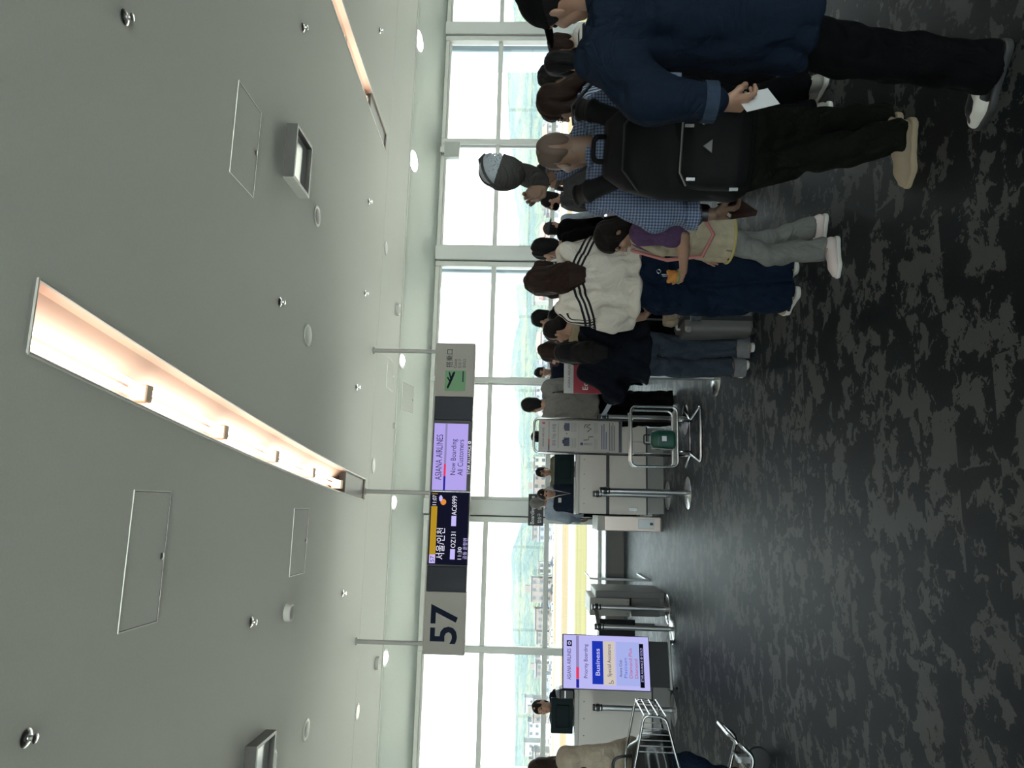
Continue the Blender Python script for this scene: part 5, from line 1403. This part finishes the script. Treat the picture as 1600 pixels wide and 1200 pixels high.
# ---- small woman in dark knitwear with long dark hair
P17 = person((1.17, 5.27), 1.47, 0, 'small long-haired woman in a loose blue-black top and turned-up grey jeans', lod=0, hair=('long', HBLACK, .25), seed=5, head=(-10, 10), female=True, build=1.05,
    top=dict(m=DARKN, hem=.90, sleeve=.95, ease=.068, flare=.05, cuff=.075, upper=.10, folds=.011, name='cardigan'), bottom=dict(m=JEANG, w=(.102, .088, .082), end=.15, folds=.009), shoes=(S_TAN, S_SOLE),
    armL=dict(w=(-.20, .18, 1.08), hint=(-1, -.6, 0)), armR=dict(w=(.24, .10, .95)), feet={-1: (-.075, .11, 10, 0), 1: (.06, -.06, -10, 0)})
for sd in (-1, 1):
    hip, kn, an, ty, hl = P17['legs'][sd]; d = (an - kn); d /= np.linalg.norm(d)
    obj('turn_up', MB().tube([an - d * .035, an + d * .055], .080, 18), cloth('pale_turn_up', (.16, .16, .165)), P17['e'], smooth='a')

# ---- woman in the pinstripe shirt with glasses
P4 = person((2.30, 3.74), 1.63, 28, 'brown-haired woman with glasses in a blue pinstriped shirt, looking down', lod=1, hair=('long', HBROWN), seed=6, head=(22, 18), female=True,
    top=dict(m=PIN, hem=.86, sleeve=.95, ease=.034, cuff=.055, upper=.082, collar=True), bottom=dict(m=BLACKC, w=(.105, .10, .10), end=.12), shoes=(S_GREY, S_SOLE), feet={-1: (-.11, .02, 5, 0), 1: (.10, -.05, -20, 0)}, armL=dict(w=(-.16, .24, 1.02)))
glasses(P4, BLACK)
obj('bag_strap', MB().tube([P4['up']((-.14, .06, 1.42)), P4['up']((-.13, -.05, 1.435)), P4['up']((-.02, -.155, 1.30)), P4['up']((.14, -.15, 1.05)), P4['up']((.19, -.06, .92))], .010, 6), BLACK, P4['e'])

# ---- woman with the luggage cart at the left
P25 = person((-1.90, 5.62), 1.60, -35, 'woman in a beige jacket at the luggage cart on the left edge', lod=1, hair=('long', HBROWN), seed=7, head=(60, 5), female=True,
    top=dict(m=BEIGEJ, hem=.84, sleeve=.98, ease=.05, flare=.03, cuff=.06, upper=.088, collar=True, folds=.009, name='jacket'), bottom=dict(m=JEAN, w=(.095, .075, .062), folds=.006), shoes=(S_GREY, S_DSOLE),
    armL=dict(w=(-.20, .20, .92), hint=(-.5, -1, -.4)), armR=dict(w=(.20, .12, .90), hint=(.6, -1, -.2)), feet={-1: (-.09, .10, 0, 0), 1: (.09, -.10, 0, .01)})

# ---- the rest of the queue
def q_(pos, H, hd, label, lod=2, **k):
    return person(pos, H, hd, label, lod=lod, **k)
T_ = lambda m, **k: dict(m=m, **{**dict(sleeve=.95, ease=.03, hem=.86), **k})
B_ = lambda m=BLACKC, **k: dict(m=m, **{**dict(w=(.10, .08, .07)), **k})
SB = (S_BLACK, S_DSOLE)
P5 = q_((2.93, 4.31), 1.60, -25, 'dark-haired person in a white shirt with black stripes above the denim shoulder', lod=1, seed=8, hair=('shortf', HBLACK), top=T_(pattern_cloth('white_black_bands', 'band', (.55, .53, .5), (.012, .012, .012)), collar=OFFW), bottom=B_(), shoes=SB)
P6 = q_((3.25, 4.95), 1.645, 10, 'dark short-haired person just behind the striped white shirt', seed=9, hair=('short', HBLACK), top=T_(BLACKC), bottom=B_(), shoes=SB)
PF = q_((3.95, 5.55), 1.57, 80, 'dark-haired person in profile at the far right of the queue', seed=10, hair=('shortf', HBROWN), top=T_(OFFW), bottom=B_(), shoes=SB, armL=dict(w=(-.10, .17, 1.46), hint=(-1, 0, -1)))
P7 = q_((2.66, 5.38), 1.655, 25, 'dark-haired man in a grey jacket with dark straps, left of the held up cap', seed=11, hair=('short', HBLACK), build=1.08, top=T_(DGREY, ease=.045, name='jacket', collar=cloth('grey_collar', (.13, .125, .115))), bottom=B_(), shoes=SB)
for sd in (-1, 1):
    obj('strap', MB().tube([P7['up']((sd * .10, .12, 1.25)), P7['up']((sd * .115, .03, 1.475)), P7['up']((sd * .115, -.09, 1.44)), P7['up']((sd * .10, -.165, 1.20))], .022, 8), BLACK, P7['e'])
P8 = q_((3.64, 8.01), 1.60, 62, 'far person with a black face mask and short dark hair', lod=3, seed=12, hair=('short', HBLACK), top=T_(DGREY), bottom=B_(), shoes=SB)
q = SDF(.01); q.ell(P8['hp']((0, .055, -.068)), np.array([.064, .062, .05]), R=P8['Rh'].T); obj('face_mask', vq_mesh('mask', [(*q.mesh(.009), 0)], [BLACKC]), None, P8['e'])
P9 = q_((3.60, 8.79), 1.55, -62, 'far person in a dark baseball cap facing right', lod=3, seed=13, hair=('short', HBLACK), top=T_(PALEB), bottom=B_(), shoes=SB); ballcap(P9, DGREY)
P10 = q_((2.12, 5.62), 1.67, 12, 'short-haired man in a black shirt wearing an earring', lod=1, seed=14, hair=('short', HBLACK), build=1.1, head=(12, 0), top=T_(BLACKC, sleeve=.45, ease=.045, upper=.085), bottom=B_(), shoes=SB)
obj('earring', MB().tube([P10['hp']((-.083 + .0 * i, -.008 + .014 * math.cos(a), -.058 + .016 * math.sin(a))) for i, a in enumerate([2 * PI * k / 12 for k in range(12)])], .0022, 5, closed=True), CHROME, P10['e'])
P11 = q_((2.45, 7.12), 1.675, 55, 'person with red-framed glasses and brown hair in black', lod=2, seed=15, hair=('short', HBROWN), top=T_(BLACKC), bottom=B_(), shoes=SB); glasses(P11, REDFR)
P14 = q_((2.12, 7.80), 1.68, 48, 'tall dark-haired man behind the cream sweater sleeve, head turned left', lod=2, seed=16, hair=('short', HBLACK), top=T_(DGREY), bottom=B_(), shoes=SB)
P14b = q_((1.76, 6.40), 1.505, 5, 'person with black bobbed hair below the tall dark-haired man', lod=2, seed=17, hair=('bob', HBLACK), top=T_(BLACKC), bottom=B_(), shoes=SB, female=True)
P15 = q_((1.47, 5.80), 1.555, 22, 'woman with a low hair bun and a tan top', lod=1, seed=18, hair=('bun', HDARK), female=True, head=(25, 12), top=T_(TANC, ease=.045), bottom=B_(), shoes=SB)
P16 = q_((1.47, 6.62), 1.575, 60, 'brown-haired woman just beyond the woman with the bun', lod=2, seed=19, hair=('bob', HBROWN), female=True, top=T_(cloth('dark_red_top', (.10, .05, .05))), bottom=B_(), shoes=SB)
P16b = q_((2.19, 9.76), 1.60, 40, 'far short-haired person near the window sill in dark clothes', lod=3, seed=20, hair=('short', HBLACK), top=T_(DGREY), bottom=B_(), shoes=SB)
P18 = q_((1.98, 10.31), 1.64, 172, 'man facing the camera in a dark vest beside the red economy sign', lod=3, seed=21, hair=('short', HBLACK), top=T_(cloth('plum_shirt', (.07, .04, .06))), bottom=B_(), shoes=SB)
g = SDF(.02); g.loft([(.95, .185, .150, 0, 0), (1.25, .178, .145, 0, 0), (1.38, .11, .11, 0, -.01)]); obj('vest', vq_mesh('vest', [(*g.mesh(.014), 0)], [TEAL]), None, P18['e'])
P19 = q_((1.17, 8.12), 1.775, 0, 'tall man in a grey T-shirt and black trousers beside the baggage gauge', lod=1, seed=22, hair=('short', HBLACK), head=(14, 5), build=1.08, top=T_(GREYT, sleeve=.44, ease=.04, upper=.088, flare=.02, folds=.009), bottom=B_(w=(.105, .10, .10)), shoes=(S_BROWN, S_DSOLE), armL=dict(w=(-.20, .20, 1.0)), armR=dict(w=(.22, .15, .95)))
obj('bag_strap', MB().tube([P19['up']((.15, .08, 1.44)), P19['up']((.135, -.03, 1.49)), P19['up']((.13, -.13, 1.40)), P19['up']((.15, -.175, 1.15))], .014, 6), BLACK, P19['e'])
P20 = q_((1.01, 10.15), 1.665, 0, 'dark-haired person behind the counter, hidden by the baggage gauge panel', lod=2, seed=23, hair=('short', HBLACK), top=T_(BLACKC), bottom=B_(), shoes=SB)
P21 = q_((.54, 10.79), 1.59, 168, 'man with glasses in an olive jacket beyond the counter monitor', lod=3, seed=24, hair=('short', HBLACK), top=T_(OLIVEJ, collar=OLIVEJ), bottom=B_(), shoes=SB); glasses(P21, BLACK)
P22 = q_((.19, 9.66), 1.56, 186, 'gate agent in a dark uniform with lanyard behind the counter', lod=2, seed=25, hair=('bun', HDARK), female=True, head=(0, 8), top=T_(TEAL, collar=cloth('scarf_blue', (.05, .08, .2))), bottom=B_(), shoes=SB)
obj('lanyard', MB().tube([P22['up']((-.07, .05, 1.43)), P22['up']((-.03, .135, 1.28)), P22['up']((0, .15, 1.12)), P22['up']((.03, .135, 1.28)), P22['up']((.07, .05, 1.43))], .005, 5), OFFW, P22['e'])
obj('name_badge', MB().box(.06, .12, .135, .142, 1.24, 1.28), OFFW, P22['e'])
P23 = q_((.08, 11.0), 1.67, 12, 'grey-haired man in a pale blue shirt beside the black boarding sign', lod=2, seed=26, hair=('short', HGREY), top=T_(PALEB, ease=.04), bottom=B_(), shoes=SB, armL=dict(w=(-.24, .12, .92)))
P24 = q_((-2.40, 9.28), 1.575, 166, 'gate agent looking over the monitor of the left counter', lod=2, seed=27, hair=('bun', HDARK), female=True, top=T_(TEAL, collar=cloth('scarf_grey', (.2, .2, .25))), bottom=B_(), shoes=SB)
# ================================================================== OUTSIDE
GZ = -7.0
def band(name, y0, y1, m, x0=-700, x1=1400, z=GZ):
    return struct(name, MB().add([(x0, y0, z), (x1, y0, z), (x1, y1, z), (x0, y1, z)], [(0, 1, 2, 3)]), m)
CONC = mat('apron_concrete', (0.36, 0.345, 0.31), 0.8, noise=.12, nscale=.15)
GRASS = mat('dry_grass', (0.060, 0.056, 0.031), 0.9, noise=.3, nscale=.25, stretch=(.15, 1, 1), spec=0)
GRASS2 = mat('pale_dry_grass', (0.068, 0.056, 0.038), 0.9, noise=.25, nscale=.2, stretch=(.15, 1, 1), spec=0)
ASPH = mat('runway_asphalt', (0.095, 0.105, 0.115), 0.8, noise=.1, nscale=.2, stretch=(.1, 1, 1), spec=0)
LINE = mat('white_marking', (0.2, 0.2, 0.19), 0.7)
band('apron', 14.8, 116, CONC)
band('added_forecourt', -600, YA - .2, mat('bounce_paving', (0.62, 0.61, 0.58), 0.8, noise=.1, nscale=.2))  # unseen paving added behind the room to bounce light inside
band('grass_strip', 116, 149, GRASS)
band('taxiway', 149, 177, ASPH)
band('grass_strip', 177, 215, GRASS2)
band('runway', 215, 262, ASPH)
band('grass_strip', 262, 290, GRASS2)
band('access_road', 290, 303, CONC)
band('ground', 303, 6000, mat('town_ground', (0.04, 0.042, 0.036), 0.9, noise=.3, nscale=.05), -6000, 8000, GZ - .05)
for y in (100, 113, 151, 163, 175, 217, 238, 260):
    band('ground_marking', y, y + (.5 if y != 238 else .9), LINE, z=GZ + .03)

def interp(tab, x):
    xs = [p[0] for p in tab]; zs = [p[1] for p in tab]
    return np.interp(x, xs, zs)
RIDGE = [(-700, 22), (-301.2, 17.2), (-244.7, 17.9), (-164.9, 20.7), (-116.7, 26.6), (-97.7, 24.0), (-59.6, 27.3), (-44.1, 23.8), (-28.4, 18.6), (-16.6, 14.5), (10.8, 17.2), (50.6, 18.1), (91.0, 21.5), (123.8, 22.3), (148.6, 27.9), (165.2, 33.3), (203.2, 32.6), (241.9, 25.2), (276.6, 29.5), (329.6, 27.4), (383.5, 28.7), (410.8, 34.6), (457.1, 36.6), (513.6, 45.1), (561.6, 48.2), (600.6, 49.2), (670.2, 42.1), (710.7, 44.9), (1200, 40)]
FAR = [(-3000, 120), (-1340.1, 114.3), (-1184.2, 125.4), (-962.0, 141.8), (-700.7, 104.4), (-469.2, 145.4), (-300.6, 167.6), (-197.9, 170.6), (-23.2, 122.3), (118.6, 72.5), (332.5, 77.6), (622.9, 139.4), (696.5, 159.6), (845.0, 219.0), (901.2, 239.2), (1034.7, 224.6), (1189.1, 203.0), (1345.0, 207.4), (1582.3, 240.8), (1744.4, 169.0), (1948.9, 155.1), (2283.0, 144.1), (3158.6, 145.7), (5000, 120)]
def vnoise(x, y, seed=0):
    r = np.random.RandomState(seed); o = np.zeros_like(x)
    for k in range(14):
        a = r.uniform(0, 2 * PI); f = 2 ** r.uniform(0, 2.2); p = r.uniform(0, 6.28)
        o += np.sin((x * math.cos(a) + y * math.sin(a)) * f + p) / f ** .6
    return o / 4
def hill(name, tab, yr, y0, x0, x1, dx, ny, bump, bscale, m, seed):
    xs = np.arange(x0, x1, dx); rows = []
    for j in range(ny):
        t = j / (ny - 1)
        Y = y0 + (yr * 1.12 - y0) * t
        s = Y / yr
        X = xs * s
        prof = np.clip((Y - y0) / (yr - y0), 0, 1)
        prof = prof * prof * (3 - 2 * prof)
        if Y > yr: prof = 1 - (Y - yr) / yr * 1.5
        Z = GZ + (interp(tab, xs) - GZ) * prof
        Z = Z + bump * vnoise(X / bscale, Y / bscale + np.zeros_like(X), seed) * min(1, .3 + t * 3) * (1.0 if t < .97 else 0)
        rows.append(np.stack([X, np.full_like(X, Y), Z], -1))
    V = np.concatenate(rows); n = len(xs); ff = []
    for j in range(ny - 1):
        for i in range(n - 1):
            a = j * n + i; ff.append((a, a + 1, a + n + 1, a + n))
    me = bpy.data.meshes.new(name); me.from_pydata(V.tolist(), [], ff); me.update()
    return tag(obj(name, me, m, smooth=True), kind='structure')
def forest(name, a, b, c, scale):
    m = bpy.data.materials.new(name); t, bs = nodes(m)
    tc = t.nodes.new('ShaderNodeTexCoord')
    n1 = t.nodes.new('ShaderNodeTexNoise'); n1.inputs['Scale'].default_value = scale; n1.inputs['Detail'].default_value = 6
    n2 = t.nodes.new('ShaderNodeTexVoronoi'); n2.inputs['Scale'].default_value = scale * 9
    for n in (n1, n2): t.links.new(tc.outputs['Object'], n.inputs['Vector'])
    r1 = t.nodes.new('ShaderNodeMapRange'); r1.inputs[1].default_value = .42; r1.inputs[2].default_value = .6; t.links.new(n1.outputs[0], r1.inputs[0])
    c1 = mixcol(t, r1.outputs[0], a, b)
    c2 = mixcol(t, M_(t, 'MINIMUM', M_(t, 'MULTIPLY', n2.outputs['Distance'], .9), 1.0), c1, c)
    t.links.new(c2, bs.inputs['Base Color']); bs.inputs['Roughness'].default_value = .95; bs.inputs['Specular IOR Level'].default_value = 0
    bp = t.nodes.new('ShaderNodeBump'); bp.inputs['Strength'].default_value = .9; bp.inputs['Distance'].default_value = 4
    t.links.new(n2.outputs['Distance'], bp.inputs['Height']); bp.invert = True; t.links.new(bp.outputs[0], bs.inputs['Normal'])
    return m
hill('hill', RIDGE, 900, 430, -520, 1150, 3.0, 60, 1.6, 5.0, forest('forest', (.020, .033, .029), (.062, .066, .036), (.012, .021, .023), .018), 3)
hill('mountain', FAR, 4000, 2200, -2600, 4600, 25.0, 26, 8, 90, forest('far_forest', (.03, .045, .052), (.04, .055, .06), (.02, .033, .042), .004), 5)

# haze: real scattering air over the plain beyond the runway
hz = bpy.data.materials.new('haze'); hz.use_nodes = True
_t = hz.node_tree; _t.nodes.clear()
_v = _t.nodes.new('ShaderNodeVolumeScatter'); _o = _t.nodes.new('ShaderNodeOutputMaterial')
_v.inputs['Color'].default_value = (0.72, 0.87, 1.0, 1); _v.inputs['Density'].default_value = HAZE
_t.links.new(_v.outputs[0], _o.inputs['Volume'])
if HAZE > 0:
    h_ = tag(obj('haze', MB().box(-2600, 4600, 310, 6000, GZ - 2, 420), hz), 'thin bluish haze over the town and hills', 'haze', kind='stuff')

# ---- town at the foot of the hill
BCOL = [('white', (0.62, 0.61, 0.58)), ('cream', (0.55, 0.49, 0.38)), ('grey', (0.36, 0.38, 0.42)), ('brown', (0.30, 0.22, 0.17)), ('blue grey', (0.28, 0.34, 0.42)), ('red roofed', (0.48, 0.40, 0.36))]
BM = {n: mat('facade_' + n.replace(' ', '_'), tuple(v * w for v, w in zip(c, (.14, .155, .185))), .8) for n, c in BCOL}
BWIN = mat('town_window', (0.012, 0.016, 0.022), .25)
BROOF = mat('town_roof', (0.05, 0.05, 0.055), .8); BRED = mat('town_red_roof', (0.07, 0.025, 0.02), .8)
br = random.Random(21)
def building(x, y, w, d, h, cn):
    e = empty('building', (x, y, GZ))
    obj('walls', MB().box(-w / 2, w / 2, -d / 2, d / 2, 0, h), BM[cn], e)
    if cn == 'red roofed':
        obj('roof', MB().add([(-w / 2 - .4, -d / 2 - .4, h), (w / 2 + .4, -d / 2 - .4, h), (w / 2 + .4, d / 2 + .4, h), (-w / 2 - .4, d / 2 + .4, h), (-w / 2, 0, h + d * .3), (w / 2, 0, h + d * .3)], [(0, 1, 5, 4), (2, 3, 4, 5), (0, 4, 3), (1, 2, 5), (3, 2, 1, 0)]), BRED, e)
    else:
        obj('roof', MB().box(-w / 2 - .3, w / 2 + .3, -d / 2 - .3, d / 2 + .3, h, h + .5), BROOF, e)
        if w > 9: obj('penthouse', MB().box(-w * .15, w * .15, -d * .2, d * .2, h + .5, h + 2.6), BM[cn], e)
    nf = max(1, int(h / 3)); nc = max(2, int(w / 2.8))
    for f in range(nf):
        b = MB()
        for c in range(nc):
            cx = -w / 2 + (c + .5) * w / nc
            b.box(cx - .7, cx + .7, -d / 2 - .06, -d / 2 + .05, f * 3 + 1.0, f * 3 + 2.4)
        obj('window_row', b, BWIN, e)
    return e
town = []
for i in range(170):
    row = br.choice([0, 0, 1, 1, 2])
    y = [322, 352, 392][row] + br.uniform(-8, 8)
    x = br.uniform(-118, 175) * y / 330 if br.random() < .8 else br.uniform(170, 290)
    w = br.uniform(4.5, 11); h = br.choice([3.5, 4, 5, 6, 6, 7, 9]) + (2 if row == 2 else 0)
    if any(abs(x - a) < (w + b) / 2 + .8 and abs(y - c) < 16 for a, b, c in town): continue
    town.append((x, w, y))
    cn = br.choice([n for n, _ in BCOL])
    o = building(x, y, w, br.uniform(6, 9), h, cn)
    hz_ = 'low' if h < 6 else 'mid-rise' if h < 8 else 'tall'
    side = 'left of the gate sign' if x / y < -.2 else 'below the gate sign' if x / y < .22 else 'behind the queue'
    rw = ['in the front street', 'in the second row', 'at the hill foot'][row]
    tag(o, '%s %s town building %s, %s' % (hz_, cn, rw, side), 'building', 'town buildings across the runway')
# parked cars along the perimeter road
CARC = [('white', (.6, .6, .6)), ('silver', (.35, .36, .38)), ('black', (.03, .03, .035)), ('dark blue', (.05, .08, .16))]
CARM = {n: mat('car_' + n.replace(' ', '_'), tuple(v * .2 for v in c), .3) for n, c in CARC}
def car_mesh():
    b = MB()
    b.prism([(-2.1, .35), (2.1, .35), (2.15, .75), (2.05, .95), (1.2, 1.0), (.55, 1.45), (-1.1, 1.48), (-1.75, 1.05), (-2.1, .95)], -.85, .85)
    return b
wheel = MB()
for wx in (-1.3, 1.3):
    wheel.lathe([(.33, -.9), (.33, .9)], (wx, 0, .33), 12, R=Matrix.Rotation(PI / 2, 3, 'X'))
glassb = MB().prism([(.5, 1.40), (1.05, 1.02), (-1.55, 1.05), (-1.05, 1.43)], -.87, .87)
cmesh = {n: car_mesh().mesh('bodywork') for n, _ in CARC}
for n in cmesh: cmesh[n].materials.append(CARM[n])
wm = wheel.mesh('wheels'); wm.materials.append(BLACK)
gm = glassb.mesh('glazing'); gm.materials.append(BWIN)
x = -112.0; i = 0
while x < 150:
    n = br.choice([c for c, _ in CARC])
    e = empty('car', (x, 296.5 + br.uniform(-.8, .8), GZ))
    obj('bodywork', cmesh[n], None, e); obj('glazing', gm, None, e); obj('wheels', wm, None, e)
    tag(e, 'distant %s car on the perimeter road across the airfield' % n, 'car', 'cars on the perimeter road')
    x += br.uniform(4.9, 11); i += 1
